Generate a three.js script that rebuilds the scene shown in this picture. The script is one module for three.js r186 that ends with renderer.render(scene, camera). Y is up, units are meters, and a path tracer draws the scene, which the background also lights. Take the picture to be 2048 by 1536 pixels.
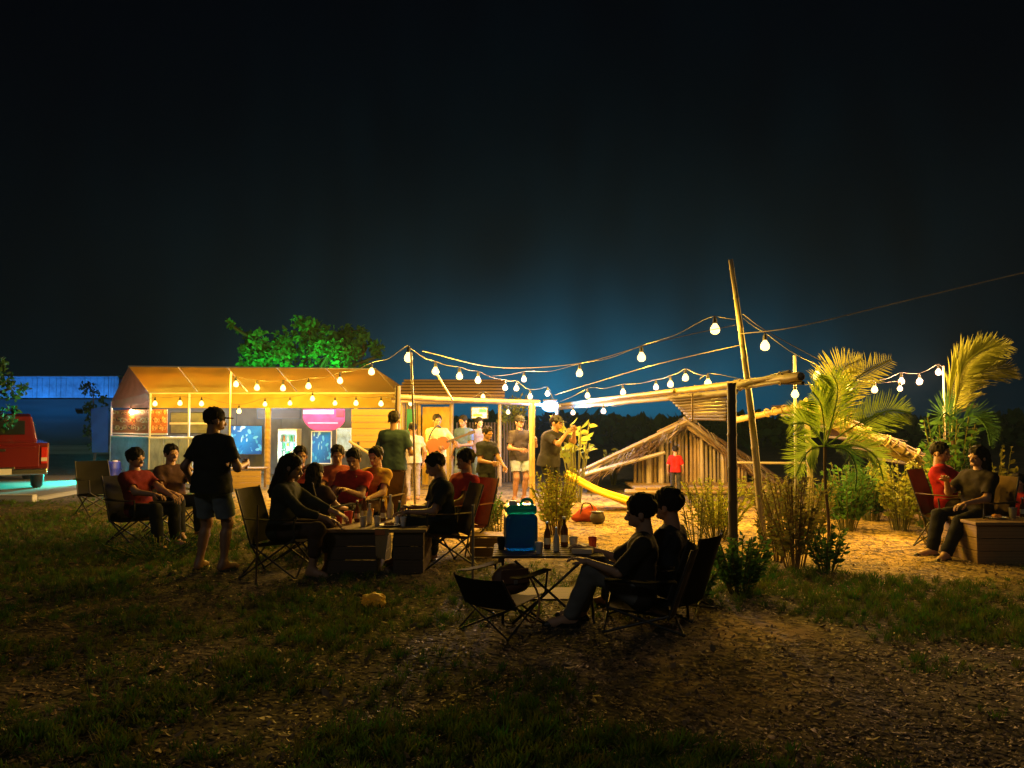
import * as THREE from 'three';
import { mergeGeometries } from 'three/addons/utils/BufferGeometryUtils.js';
import { RoundedBoxGeometry } from 'three/addons/geometries/RoundedBoxGeometry.js';
import { ImprovedNoise } from 'three/addons/math/ImprovedNoise.js';

// ---------------------------------------------------------------- camera, sky, fill light, exposure
const F = 1545, HORIZON = 840, EYE = 1.55, PITCH = Math.atan((HORIZON - 768) / F);
const scene = new THREE.Scene();
const camera = new THREE.PerspectiveCamera(2 * Math.atan(768 / F) * 180 / Math.PI, 4 / 3, 0.05, 900);
camera.position.set(0, EYE, 0);
camera.rotation.x = PITCH;
scene.add(camera);
const renderer = new THREE.WebGLRenderer();
renderer.toneMapping = THREE.LinearToneMapping;
renderer.toneMappingExposure = 1;
renderer.shadowMap.enabled = true;
const skyPerlin = new ImprovedNoise(), skyNoise = (x, y, z) => skyPerlin.noise(x + 50, y + 50, z);
{ // night sky: near black overhead, deep blue mist towards the horizon where the party lies
  const W = 512, H = 256, d = new Float32Array(W * H * 4);
  for (let r = 0; r < H; r++) for (let c = 0; c < W; c++) {
    const el = ((r + 0.5) / H - 0.5) * Math.PI, az = ((c + 0.5) / W - 0.5) * 2 * Math.PI;
    let a = az + Math.PI / 2; if (a > Math.PI) a -= 2 * Math.PI;        // 0 = straight ahead (-z)
    const e = Math.max(0, el) * 180 / Math.PI, aa = a * 180 / Math.PI;
    const low = Math.exp(-((e / 5.6) ** 1.7)), mid = Math.exp(-((e / 14) ** 1.4)), side = Math.exp(-(((aa - 5) / 13.5) ** 2)), wide = Math.exp(-(((aa - 3) / 30) ** 2));
    const m = 1 + 0.4 * skyNoise(az * 6, el * 6, 3) + 0.45 * skyNoise(az * 22, el * 7, 8), o = (r * W + c) * 4;
    d[o] = 0.0005 + 0.0022 * mid * wide * m;
    d[o + 1] = 0.0009 + (0.0120 * mid * wide + 0.128 * low * side) * m;
    d[o + 2] = 0.0021 + (0.0165 * mid * wide + 0.25 * low * side) * m;
    d[o + 3] = 1;
  }
  const t = new THREE.DataTexture(d, W, H, THREE.RGBAFormat, THREE.FloatType);
  t.mapping = THREE.EquirectangularReflectionMapping; t.magFilter = THREE.LinearFilter; t.needsUpdate = true;
  scene.background = t; scene.environment = t;
}
const dimFill = new THREE.DirectionalLight(new THREE.Color(1, 0.95, 0.86), 0.11);  // added dim fill from behind the camera, lifts the dark figures
dimFill.position.set(-14, 30, 26); dimFill.target.position.set(0, 0, -10); dimFill.castShadow = true; dimFill.shadow.radius = 10;
Object.assign(dimFill.shadow.camera, { left: -40, right: 40, top: 40, bottom: -40, far: 120 });
scene.add(dimFill, dimFill.target);
scene.fog = new THREE.FogExp2(new THREE.Color(0.45, 0.72, 1.0), 0.0008);

// ---------------------------------------------------------------- helpers
let seedState = 12345;
const seed = (s) => { seedState = s >>> 0; };
const rnd = () => { seedState = (seedState + 0x6d2b79f5) | 0; let t = Math.imul(seedState ^ (seedState >>> 15), 1 | seedState); t = (t + Math.imul(t ^ (t >>> 7), 61 | t)) ^ t; return ((t ^ (t >>> 14)) >>> 0) / 4294967296; };
const rr = (a, b) => a + (b - a) * rnd();
const V = (x, y, z) => new THREE.Vector3(x, y, z);
const lerp = THREE.MathUtils.lerp, clamp = THREE.MathUtils.clamp, smooth = THREE.MathUtils.smoothstep;
const perlin = new ImprovedNoise();
const noise = (x, y, z = 0) => perlin.noise(x + 100.3, y + 57.1, z + 31.7);
const fbm = (x, y, z = 0) => noise(x, y, z) * 0.55 + noise(x * 2.1, y * 2.1, z) * 0.28 + noise(x * 4.3, y * 4.3, z) * 0.17;
// the point at depth D (metres straight ahead) seen at a place of the 2048 x 1536 photograph
function at(px, py, D) {
  const y = (768 - py) / F, c = Math.cos(PITCH), s = Math.sin(PITCH), dy = y * c + s, dz = y * s - c, k = D / -dz;
  return V((px - 1024) / F * k, EYE + dy * k, -D);
}
const depthOf = (py) => EYE * F / (py - HORIZON) * 0.9985;
const used = new Map();
function numbered(n) { const k = used.get(n) ?? 0; used.set(n, k + 1); return k ? n + '_' + String(k).padStart(3, '0') : n; }
function shade(o) { o.castShadow = true; o.receiveShadow = true; return o; }
function tag(o, label, category, group, kind) {
  if (label) o.userData.label = label;
  if (category) o.userData.category = category;
  if (group) o.userData.group = group;
  if (kind) o.userData.kind = kind;
  return o;
}
function thing(name, label, category, pos = [0, 0, 0], yaw = 0, group) {
  const o = new THREE.Group(); o.name = numbered(name); scene.add(o);
  if (pos.isVector3) o.position.copy(pos); else o.position.set(...pos);
  o.rotation.y = yaw;
  return tag(o, label, category, group);
}
function part(parent, name, geos, material, label) {
  const g = Array.isArray(geos) ? (geos.length > 1 ? merged(geos) : geos[0]) : geos;
  const m = shade(new THREE.Mesh(g, material)); m.name = numbered(name); parent.add(m);
  if (label) m.userData.label = label;
  return m;
}
function merged(list) {
  const gs = list.map((g) => { let q = g.index ? g.toNonIndexed() : g; if (!q.attributes.normal) q.computeVertexNormals(); for (const k of Object.keys(q.attributes)) if (!['position', 'normal', 'uv'].includes(k)) q.deleteAttribute(k); if (!q.attributes.uv) q.setAttribute('uv', new THREE.BufferAttribute(new Float32Array(q.attributes.position.count * 2), 2)); return q; });
  return mergeGeometries(gs);
}
const box = (w, h, d, x = 0, y = 0, z = 0, r = 0.006) => { const g = r > 0 ? new RoundedBoxGeometry(w, h, d, 1, Math.min(r, w * 0.45, h * 0.45, d * 0.45)) : new THREE.BoxGeometry(w, h, d); return g.translate(x, y, z); };
function tube(points, r, seg = 6, steps) {
  const c = new THREE.CatmullRomCurve3(points, false, 'centripetal');
  return new THREE.TubeGeometry(c, steps ?? Math.max(1, points.length * 4), r, seg, false);
}
const UP = V(0, 1, 0);
function between(g, a, b) { // a geometry built along +y from 0, turned to run from a towards b
  const d = b.clone().sub(a).normalize();
  return g.applyMatrix4(new THREE.Matrix4().makeRotationFromQuaternion(new THREE.Quaternion().setFromUnitVectors(UP, d)).setPosition(a));
}
function rod(a, b, r0, r1 = r0, seg = 8) {
  const L = a.distanceTo(b);
  return between(new THREE.CylinderGeometry(r1, r0, L, seg, 1).translate(0, L / 2, 0), a, b);
}
// a bamboo cane with swollen nodes, a slight taper and a slight bow
function cane(a, b, r, o = {}) {
  const L = a.distanceTo(b), pts = [], step = o.node ?? rr(0.28, 0.4), r1 = r * (o.taper ?? 0.82);
  const R = (y) => lerp(r, r1, y / L);
  pts.push(new THREE.Vector2(0.0001, 0), new THREE.Vector2(r, 0));
  for (let y = step * rr(0.3, 1); y < L - 0.03; y += step) pts.push(new THREE.Vector2(R(y) * 0.99, y - 0.018), new THREE.Vector2(R(y) * 1.14, y), new THREE.Vector2(R(y) * 0.98, y + 0.018));
  pts.push(new THREE.Vector2(r1, L), new THREE.Vector2(0.0001, L));
  const g = new THREE.LatheGeometry(pts, o.seg ?? 8), p = g.attributes.position, uv = g.attributes.uv, bow = o.bow ?? L * rr(-0.006, 0.006), off = rr(0, 10);
  for (let i = 0; i < p.count; i++) { const t = p.getY(i) / L; uv.setXY(i, uv.getX(i) + off, p.getY(i) * 0.5 + off); p.setX(i, p.getX(i) + Math.sin(t * Math.PI) * bow); }
  g.computeVertexNormals();
  return between(g, a, b);
}

// ---------------------------------------------------------------- textures and materials
function canvasTex(w, h, draw, srgb = true) {
  const c = document.createElement('canvas'); c.width = w; c.height = h; draw(c.getContext('2d'), w, h);
  const t = new THREE.CanvasTexture(c); t.wrapS = t.wrapT = THREE.RepeatWrapping; if (srgb) t.colorSpace = THREE.SRGBColorSpace; return t;
}
function dataTex(w, h, f, rep = [1, 1]) { // f(u, v) -> value or [r, g, b], linear
  const d = new Uint8Array(w * h * 4);
  for (let y = 0; y < h; y++) for (let x = 0; x < w; x++) {
    const v = f(x / w, y / h), o = (y * w + x) * 4;
    for (let c = 0; c < 3; c++) d[o + c] = clamp(Math.round(255 * (Array.isArray(v) ? v[c] : v)), 0, 255);
    d[o + 3] = 255;
  }
  const t = new THREE.DataTexture(d, w, h); t.wrapS = t.wrapT = THREE.RepeatWrapping; t.magFilter = THREE.LinearFilter; t.repeat.set(...rep); t.needsUpdate = true; return t;
}
const hash3 = (x, y, s) => { let h = Math.imul(x, 374761393) + Math.imul(y, 668265263) + Math.imul(s, 1442695041); h = Math.imul(h ^ (h >>> 13), 1274126177); return ((h ^ (h >>> 16)) >>> 0) / 2147483648 - 1; };
const tnoise = (u, v, f, s) => { // value noise that tiles
  f = Math.max(1, Math.round(f)); const x = u * f, y = v * f, i = Math.floor(x), j = Math.floor(y), a = x - i, b = y - j, p = a * a * (3 - 2 * a), q = b * b * (3 - 2 * b), m = (k) => ((k % f) + f) % f;
  return lerp(lerp(hash3(m(i), m(j), s), hash3(m(i + 1), m(j), s), p), lerp(hash3(m(i), m(j + 1), s), hash3(m(i + 1), m(j + 1), s), p), q);
};
const bambooTex = dataTex(128, 256, (u, v) => 0.82 + 0.16 * tnoise(u, 0, 20, 3) + 0.14 * tnoise(u, v, 5, 7) - (rnd() < 0.004 ? 0.4 : 0));
const woodTex = dataTex(256, 256, (u, v) => 0.78 + 0.22 * Math.sin((v * 14 + 1.6 * tnoise(u, v, 2, 1)) * 6.28) * 0.45 + 0.2 * tnoise(0, v, 40, 5));
const clothTex = dataTex(128, 128, (u, v) => 0.86 + 0.08 * Math.sin(u * 6.28 * 32) * Math.sin(v * 6.28 * 32) + 0.16 * tnoise(u, v, 4, 9));
const stainTex = dataTex(256, 256, (u, v) => 0.84 + 0.22 * tnoise(u, v, 5, 2) + 0.12 * tnoise(u, v, 17, 4));
const M = {};
function mat(color, rough = 0.8, o = {}) { const m = new THREE.MeshPhysicalMaterial({ roughness: rough, side: THREE.DoubleSide, specularIntensity: rough > 0.8 ? 0.25 : 1, ...o }); m.color.setRGB(...color); return m; }
M.bamboo = mat([0.42, 0.30, 0.14], 0.55, { map: bambooTex });
M.bambooPale = mat([0.5, 0.42, 0.26], 0.5, { map: bambooTex });
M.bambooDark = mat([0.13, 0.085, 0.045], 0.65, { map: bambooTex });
M.bambooGrey = mat([0.27, 0.22, 0.15], 0.65, { map: bambooTex });
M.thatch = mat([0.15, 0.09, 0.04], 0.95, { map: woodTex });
M.wood = mat([0.30, 0.19, 0.09], 0.7, { map: woodTex });
M.woodDark = mat([0.09, 0.06, 0.04], 0.75, { map: woodTex });
M.woodYellow = mat([0.48, 0.32, 0.11], 0.7, { map: woodTex });
M.metal = mat([0.35, 0.35, 0.36], 0.4, { metalness: 0.7 });
M.steelDark = mat([0.05, 0.05, 0.055], 0.45, { metalness: 0.5 });
M.wire = mat([0.05, 0.05, 0.055], 0.6);
M.rope = mat([0.40, 0.33, 0.22], 0.9);
M.slack = mat([0.10, 0.10, 0.11], 0.7);
M.socket = mat([0.02, 0.02, 0.02], 0.5);
M.chair = mat([0.014, 0.014, 0.014], 0.85, { map: clothTex });
M.chairTan = mat([0.12, 0.075, 0.035], 0.85, { map: clothTex });
M.chairRed = mat([0.25, 0.06, 0.04], 0.85, { map: clothTex });
M.white = mat([0.75, 0.75, 0.73], 0.5);
M.glassClear = new THREE.MeshPhysicalMaterial({ color: 0xffffff, roughness: 0.05, transmission: 1, thickness: 0 });
M.concrete = mat([0.33, 0.33, 0.32], 0.9, { map: stainTex });

// ---------------------------------------------------------------- ground height and ground sheet
const bump = (x, z) => { const d = Math.hypot(x, z); return (0.05 * fbm(x * 0.35, z * 0.35) + 0.018 * noise(x * 1.7, z * 1.7) + 0.004 * noise(x * 6, z * 6)) * smooth(d, 0.5, 2.5) * (1 - smooth(d, 25, 60)); };
const groundY = (x, z) => bump(x, z);
const onGround = (p, lift = 0) => V(p.x, groundY(p.x, p.z) + lift, p.z);
const g2 = (px, py) => { const D = depthOf(py), p = at(px, py, D); return onGround(p); };
const atDepth = (px, D) => { const p = at(px, HORIZON, D); return onGround(p); };
// how bare the earth is at a place, 0 grass to 1 soil
function lampPool(x, z) { // pools of lamplight painted into the ground colour, darker earth between them
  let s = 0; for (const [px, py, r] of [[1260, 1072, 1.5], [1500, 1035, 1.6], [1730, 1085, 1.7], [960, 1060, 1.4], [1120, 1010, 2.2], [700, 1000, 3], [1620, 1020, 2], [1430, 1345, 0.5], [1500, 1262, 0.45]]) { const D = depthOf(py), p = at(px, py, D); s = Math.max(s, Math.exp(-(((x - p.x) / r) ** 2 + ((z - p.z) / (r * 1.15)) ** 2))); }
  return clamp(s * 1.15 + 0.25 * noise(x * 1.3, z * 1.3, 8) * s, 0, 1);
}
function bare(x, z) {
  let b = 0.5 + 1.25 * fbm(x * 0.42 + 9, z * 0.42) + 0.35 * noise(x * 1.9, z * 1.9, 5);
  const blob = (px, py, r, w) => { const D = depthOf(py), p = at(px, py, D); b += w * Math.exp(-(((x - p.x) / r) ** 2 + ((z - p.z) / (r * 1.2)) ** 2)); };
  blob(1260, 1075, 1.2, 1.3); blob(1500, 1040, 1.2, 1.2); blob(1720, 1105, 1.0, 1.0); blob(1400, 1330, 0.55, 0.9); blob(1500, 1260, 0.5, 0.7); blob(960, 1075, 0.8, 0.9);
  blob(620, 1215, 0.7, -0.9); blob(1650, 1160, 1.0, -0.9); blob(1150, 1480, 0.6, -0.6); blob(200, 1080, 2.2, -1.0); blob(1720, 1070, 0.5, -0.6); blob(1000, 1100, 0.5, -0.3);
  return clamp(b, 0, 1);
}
{
  const N = 260, pos = [], uv = [], col = [], idx = [];
  const sp = (t) => { const k = 5.2; return 240 * Math.sinh(k * t) / Math.sinh(k); };
  for (let j = 0; j <= N; j++) for (let i = 0; i <= N; i++) {
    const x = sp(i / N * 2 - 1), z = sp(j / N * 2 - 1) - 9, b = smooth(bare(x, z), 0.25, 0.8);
    pos.push(x, bump(x, z), z); uv.push(x / 4, z / 4);
    const v = 0.9 + 0.35 * noise(x * 0.9, z * 0.9, 2);
    const s = lampPool(x, z); col.push(lerp(lerp(0.055, 0.105, b), 0.54, s) * v, lerp(lerp(0.055, 0.084, b), 0.36, s) * v, lerp(lerp(0.022, 0.052, b), 0.10, s) * v);
  }
  for (let j = 0; j < N; j++) for (let i = 0; i < N; i++) { const a = j * (N + 1) + i; idx.push(a, a + N + 1, a + 1, a + 1, a + N + 1, a + N + 2); }
  const g = new THREE.BufferGeometry();
  g.setAttribute('position', new THREE.Float32BufferAttribute(pos, 3)); g.setAttribute('uv', new THREE.Float32BufferAttribute(uv, 2)); g.setAttribute('color', new THREE.Float32BufferAttribute(col, 3)); g.setIndex(idx); g.computeVertexNormals();
  const grit = dataTex(1024, 1024, (u, v) => clamp(0.66 + 0.5 * tnoise(u, v, 60, 1) + 0.5 * tnoise(u, v, 160, 4) + 0.28 * tnoise(u, v, 12, 8), 0.1, 1));
  const m = new THREE.MeshStandardMaterial({ vertexColors: true, roughness: 0.95, map: grit, bumpMap: grit, bumpScale: 0.012 });
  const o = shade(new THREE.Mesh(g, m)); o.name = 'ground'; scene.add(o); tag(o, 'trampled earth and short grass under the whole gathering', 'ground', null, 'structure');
}

// ---------------------------------------------------------------- people: signed distance field -> surface nets
const smin = (a, b, k) => { const h = Math.max(k - Math.abs(a - b), 0) / k; return Math.min(a, b) - h * h * k * 0.25; };
function coneD(p, a, b, ra, rb) { // distance to a tapered capsule
  const bx = b.x - a.x, by = b.y - a.y, bz = b.z - a.z, px = p[0] - a.x, py = p[1] - a.y, pz = p[2] - a.z;
  const t = clamp((px * bx + py * by + pz * bz) / (bx * bx + by * by + bz * bz + 1e-9), 0, 1);
  return Math.hypot(px - bx * t, py - by * t, pz - bz * t) - lerp(ra, rb, t);
}
const C = (a, b, ra, rb = ra, neg) => ({ a, b, ra, rb, neg });
const E = (c, rx, ry, rz, neg) => ({ c, r: [rx, ry, rz], neg });
function mesh3(prims, cell, k = 0.03, warp, cuts) { // cuts: planes that end a garment, {o, n, r}
  const lo = [1e9, 1e9, 1e9], hi = [-1e9, -1e9, -1e9];
  const bounds = prims.map((q) => {
    const l = [], h = [];
    for (let i = 0; i < 3; i++) {
      if (q.c) { const c = q.c.getComponent(i); l[i] = c - q.r[i]; h[i] = c + q.r[i]; }
      else { const a = q.a.getComponent(i), b = q.b.getComponent(i); l[i] = Math.min(a - q.ra, b - q.rb); h[i] = Math.max(a + q.ra, b + q.rb); }
      if (!q.neg) { lo[i] = Math.min(lo[i], l[i]); hi[i] = Math.max(hi[i], h[i]); }
    }
    return [l, h];
  });
  const pad = k + cell * 2.5, n = [0, 1, 2].map((i) => Math.ceil((hi[i] - lo[i] + 2 * pad) / cell) + 1), o = lo.map((v) => v - pad);
  const f = new Float32Array(n[0] * n[1] * n[2]).fill(1), p = [0, 0, 0];
  prims.forEach((q, qi) => {
    const [l, h] = bounds[qi], s = [0, 1, 2].map((i) => Math.max(0, Math.floor((l[i] - pad - o[i]) / cell))), e = [0, 1, 2].map((i) => Math.min(n[i] - 1, Math.ceil((h[i] + pad - o[i]) / cell)));
    for (let z = s[2]; z <= e[2]; z++) for (let y = s[1]; y <= e[1]; y++) for (let x = s[0]; x <= e[0]; x++) {
      p[0] = o[0] + x * cell; p[1] = o[1] + y * cell; p[2] = o[2] + z * cell;
      let d;
      if (q.c) { const X = (p[0] - q.c.x) / q.r[0], Y = (p[1] - q.c.y) / q.r[1], Z = (p[2] - q.c.z) / q.r[2], m = Math.hypot(X, Y, Z), g = Math.hypot(X / q.r[0], Y / q.r[1], Z / q.r[2]); d = g > 1e-6 ? m * (m - 1) / g : -Math.min(...q.r); }
      else d = coneD(p, q.a, q.b, q.ra, q.rb);
      const at = (z * n[1] + y) * n[0] + x;
      f[at] = q.neg ? -smin(-f[at], d, k * 0.4) : smin(f[at], d, k);
    }
  });
  if (warp) for (let z = 0, i = 0; z < n[2]; z++) for (let y = 0; y < n[1]; y++) for (let x = 0; x < n[0]; x++, i++) if (Math.abs(f[i]) < 0.05) f[i] += warp(o[0] + x * cell, o[1] + y * cell, o[2] + z * cell);
  const id = new Int32Array(f.length).fill(-1), pos = [], idx = [], step = [1, n[0], n[0] * n[1]];
  for (let z = 0; z < n[2] - 1; z++) for (let y = 0; y < n[1] - 1; y++) for (let x = 0; x < n[0] - 1; x++) {
    const b = (z * n[1] + y) * n[0] + x; let sx = 0, sy = 0, sz = 0, c = 0, m = 0;
    for (let v = 0; v < 8; v++) if (f[b + (v & 1) + ((v >> 1) & 1) * step[1] + (v >> 2) * step[2]] < 0) m |= 1 << v;
    if (m === 0 || m === 255) continue;
    for (let v = 0; v < 8; v++) for (let ax = 0; ax < 3; ax++) {
      if (v & (1 << ax)) continue;
      const w = v | (1 << ax); if (((m >> v) & 1) === ((m >> w) & 1)) continue;
      const A = f[b + (v & 1) + ((v >> 1) & 1) * step[1] + (v >> 2) * step[2]], B = f[b + (w & 1) + ((w >> 1) & 1) * step[1] + (w >> 2) * step[2]], t = A / (A - B);
      sx += (v & 1) + (ax === 0 ? t : 0); sy += ((v >> 1) & 1) + (ax === 1 ? t : 0); sz += (v >> 2) + (ax === 2 ? t : 0); c++;
    }
    id[b] = pos.length / 3; pos.push(o[0] + (x + sx / c) * cell, o[1] + (y + sy / c) * cell, o[2] + (z + sz / c) * cell);
  }
  for (let z = 1; z < n[2] - 1; z++) for (let y = 1; y < n[1] - 1; y++) for (let x = 1; x < n[0] - 1; x++) {
    const b = (z * n[1] + y) * n[0] + x, inside = f[b] < 0;
    for (let ax = 0; ax < 3; ax++) {
      if (inside === (f[b + step[ax]] < 0)) continue;
      const u = step[(ax + 1) % 3], w = step[(ax + 2) % 3], q = [id[b], id[b - u], id[b - u - w], id[b - w]];
      if (q.some((i) => i < 0)) continue;
      if (inside) idx.push(q[0], q[1], q[2], q[0], q[2], q[3]); else idx.push(q[0], q[2], q[1], q[0], q[3], q[2]);
    }
  }
  let keep = idx;
  if (cuts && cuts.length) {
    keep = [];
    for (let i = 0; i < idx.length; i += 3) {
      const c = V(0, 0, 0); for (let k2 = 0; k2 < 3; k2++) c.add(V(pos[idx[i + k2] * 3], pos[idx[i + k2] * 3 + 1], pos[idx[i + k2] * 3 + 2])); c.divideScalar(3);
      if (!cuts.some((q) => { const d = c.clone().sub(q.o); return d.dot(q.n) > 0 && d.length() < q.r; })) keep.push(idx[i], idx[i + 1], idx[i + 2]);
    }
  }
  const g = new THREE.BufferGeometry();
  g.setAttribute('position', new THREE.Float32BufferAttribute(pos, 3)); g.setIndex(keep); g.computeVertexNormals();
  const uv = new Float32Array(pos.length / 3 * 2); for (let i = 0; i < uv.length / 2; i++) { uv[i * 2] = (pos[i * 3] + pos[i * 3 + 2]) * 3; uv[i * 2 + 1] = pos[i * 3 + 1] * 3; }
  g.setAttribute('uv', new THREE.BufferAttribute(uv, 2));
  return g;
}
function joined(list) { // merge indexed position / normal / uv geometries
  return mergeGeometries(list.map((g) => { const q = g.clone(); for (const k of Object.keys(q.attributes)) if (!['position', 'normal', 'uv'].includes(k)) q.deleteAttribute(k); return q; }));
}
// a head, origin at the base of the skull's neck joint, looking along +z
const headGeo = mesh3([
  E(V(0, 0.125, -0.008), 0.074, 0.088, 0.093), E(V(0, 0.075, 0.022), 0.060, 0.078, 0.066), E(V(0, 0.028, 0.052), 0.030, 0.022, 0.030),
  C(V(0, -0.05, -0.018), V(0, 0.06, -0.012), 0.056, 0.052),
  E(V(0.031, 0.092, 0.090), 0.015, 0.010, 0.013, true), E(V(-0.031, 0.092, 0.090), 0.015, 0.010, 0.013, true),
  C(V(0, 0.098, 0.084), V(0, 0.066, 0.104), 0.008, 0.013), C(V(-0.01, 0.06, 0.094), V(0.01, 0.06, 0.094), 0.009),
  C(V(-0.018, 0.034, 0.082), V(0.018, 0.034, 0.082), 0.008), C(V(-0.015, 0.024, 0.08), V(0.015, 0.024, 0.08), 0.008),
  C(V(-0.045, 0.112, 0.075), V(-0.014, 0.114, 0.086), 0.009), C(V(0.045, 0.112, 0.075), V(0.014, 0.114, 0.086), 0.009),
  E(V(0.077, 0.085, -0.004), 0.010, 0.030, 0.019), E(V(-0.077, 0.085, -0.004), 0.010, 0.030, 0.019),
], 0.0055, 0.012);
const hairShort = [E(V(0, 0.140, -0.016), 0.086, 0.091, 0.102), E(V(0, 0.075, 0.070), 0.060, 0.085, 0.062, true), E(V(0, 0.110, 0.11), 0.075, 0.06, 0.05, true), E(V(0, 0.0, -0.01), 0.1, 0.055, 0.12, true), E(V(0.085, 0.075, 0.0), 0.02, 0.036, 0.026, true), E(V(-0.085, 0.075, 0.0), 0.02, 0.036, 0.026, true)];
const lockNoise = (s) => (x, y, z) => 0.008 * noise(x * 60, y * 14 + s, z * 60) + 0.012 * noise(x * 24, y * 24, z * 24 + s);
const HAIR = {
  short: mesh3(hairShort, 0.0065, 0.012, lockNoise(1)),
  thick: mesh3([E(V(0, 0.143, -0.018), 0.094, 0.096, 0.108), E(V(0, 0.068, 0.075), 0.060, 0.066, 0.064, true), E(V(0, -0.01, -0.01), 0.1, 0.055, 0.12, true)], 0.0065, 0.014, lockNoise(5)),
  long: mesh3([E(V(0, 0.137, -0.018), 0.088, 0.092, 0.103), C(V(0, 0.10, -0.05), V(0, -0.16, -0.085), 0.088, 0.075), C(V(0.06, 0.09, -0.02), V(0.085, -0.14, -0.03), 0.032, 0.035), C(V(-0.06, 0.09, -0.02), V(-0.085, -0.14, -0.03), 0.032, 0.035), E(V(0, 0.066, 0.078), 0.060, 0.068, 0.066, true), E(V(0, 0.02, 0.09), 0.062, 0.09, 0.075, true)], 0.0075, 0.018, lockNoise(9)),
  bun: mesh3([...hairShort, E(V(0, 0.165, -0.105), 0.042, 0.042, 0.04)], 0.0065, 0.014, lockNoise(3)),
};
const capGeo = joined([mesh3([E(V(0, 0.150, -0.010), 0.086, 0.080, 0.100), E(V(0, 0.045, 0), 0.2, 0.085, 0.2, true)], 0.0065, 0.01), mesh3([E(V(0, 0.128, 0.118), 0.068, 0.007, 0.062)], 0.0065, 0.004)]);
// a hand along -y from the wrist, palm facing +z, thumb towards +x; curl is the bend of each finger joint
function handPrims(curl) {
  const P = [C(V(0, 0.02, 0), V(0, -0.02, 0), 0.026, 0.026), C(V(-0.022, -0.03, 0), V(-0.026, -0.082, 0.002), 0.015, 0.013), C(V(0.008, -0.03, 0), V(0.009, -0.088, 0), 0.016, 0.013), C(V(0.022, -0.03, 0), V(0.027, -0.084, 0.001), 0.016, 0.013), C(V(-0.008, -0.03, 0), V(-0.009, -0.087, 0), 0.016, 0.013)];
  [[-0.028, -0.082, 0.034, 0.0075], [-0.0095, -0.088, 0.043, 0.0085], [0.0095, -0.090, 0.047, 0.0088], [0.0285, -0.084, 0.041, 0.0086]].forEach(([x, y, L, r], i) => {
    let a = V(x, y, 0), ang = curl * 0.6; const sx = (i - 1.5) * 0.06;
    for (const k of [1, 0.68, 0.52]) { const l = L * k, b = V(a.x + sx * l, a.y - Math.cos(ang) * l, a.z + Math.sin(ang) * l); P.push(C(a, b, r, r * 0.9)); a = b; ang += curl; r *= 0.92; }
  });
  const t0 = V(0.024, -0.02, 0.006), t1 = V(0.05, -0.052, 0.016), t2 = V(0.054, -0.082, 0.028 + curl * 0.01), t3 = V(0.05, -0.102, 0.036 + curl * 0.02);
  P.push(C(t0, t1, 0.015, 0.012), C(t1, t2, 0.011, 0.010), C(t2, t3, 0.010, 0.008));
  return P;
}
const HAND = { relaxed: mesh3(handPrims(0.42), 0.0045, 0.006), grip: mesh3(handPrims(0.95), 0.0045, 0.006) };
const mirrored = (g) => { const q = g.clone().scale(-1, 1, 1), i = q.index.array; for (let k = 0; k < i.length; k += 3) { const t = i[k]; i[k] = i[k + 1]; i[k + 1] = t; } q.computeVertexNormals(); return q; };
const HAND_L = { relaxed: mirrored(HAND.relaxed), grip: mirrored(HAND.grip) };
const basis = (x, y, z, o) => new THREE.Matrix4().makeBasis(x, y, z).setPosition(o);
function bend(a, t, l1, l2, pole) { // two-bone reach: the middle joint and the end
  const d = t.clone().sub(a), D = clamp(d.length(), 0.05, (l1 + l2) * 0.995); d.normalize();
  const e = a.clone().addScaledVector(d, D), c = (l1 * l1 + D * D - l2 * l2) / (2 * D), h = Math.sqrt(Math.max(0, l1 * l1 - c * c));
  const q = pole.clone().addScaledVector(d, -pole.dot(d)).normalize();
  return [a.clone().addScaledVector(d, c).addScaledVector(q, h), e];
}
const SKIN = [[0.36, 0.20, 0.125], [0.29, 0.155, 0.095], [0.42, 0.25, 0.16]].map((c) => mat(c, 0.55));
const hairMat = mat([0.011, 0.008, 0.007], 0.75, { specularIntensity: 0.35 }), eyeMat = mat([0.02, 0.015, 0.012], 0.2);
const eyeGeo = new THREE.SphereGeometry(0.0085, 8, 6);
const clothMats = new Map();
const cloth = (c) => { const k = c.join(); if (!clothMats.has(k)) clothMats.set(k, mat(c, 0.9, { map: clothTex, bumpMap: clothTex, bumpScale: 0.002 })); return clothMats.get(k); };
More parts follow.
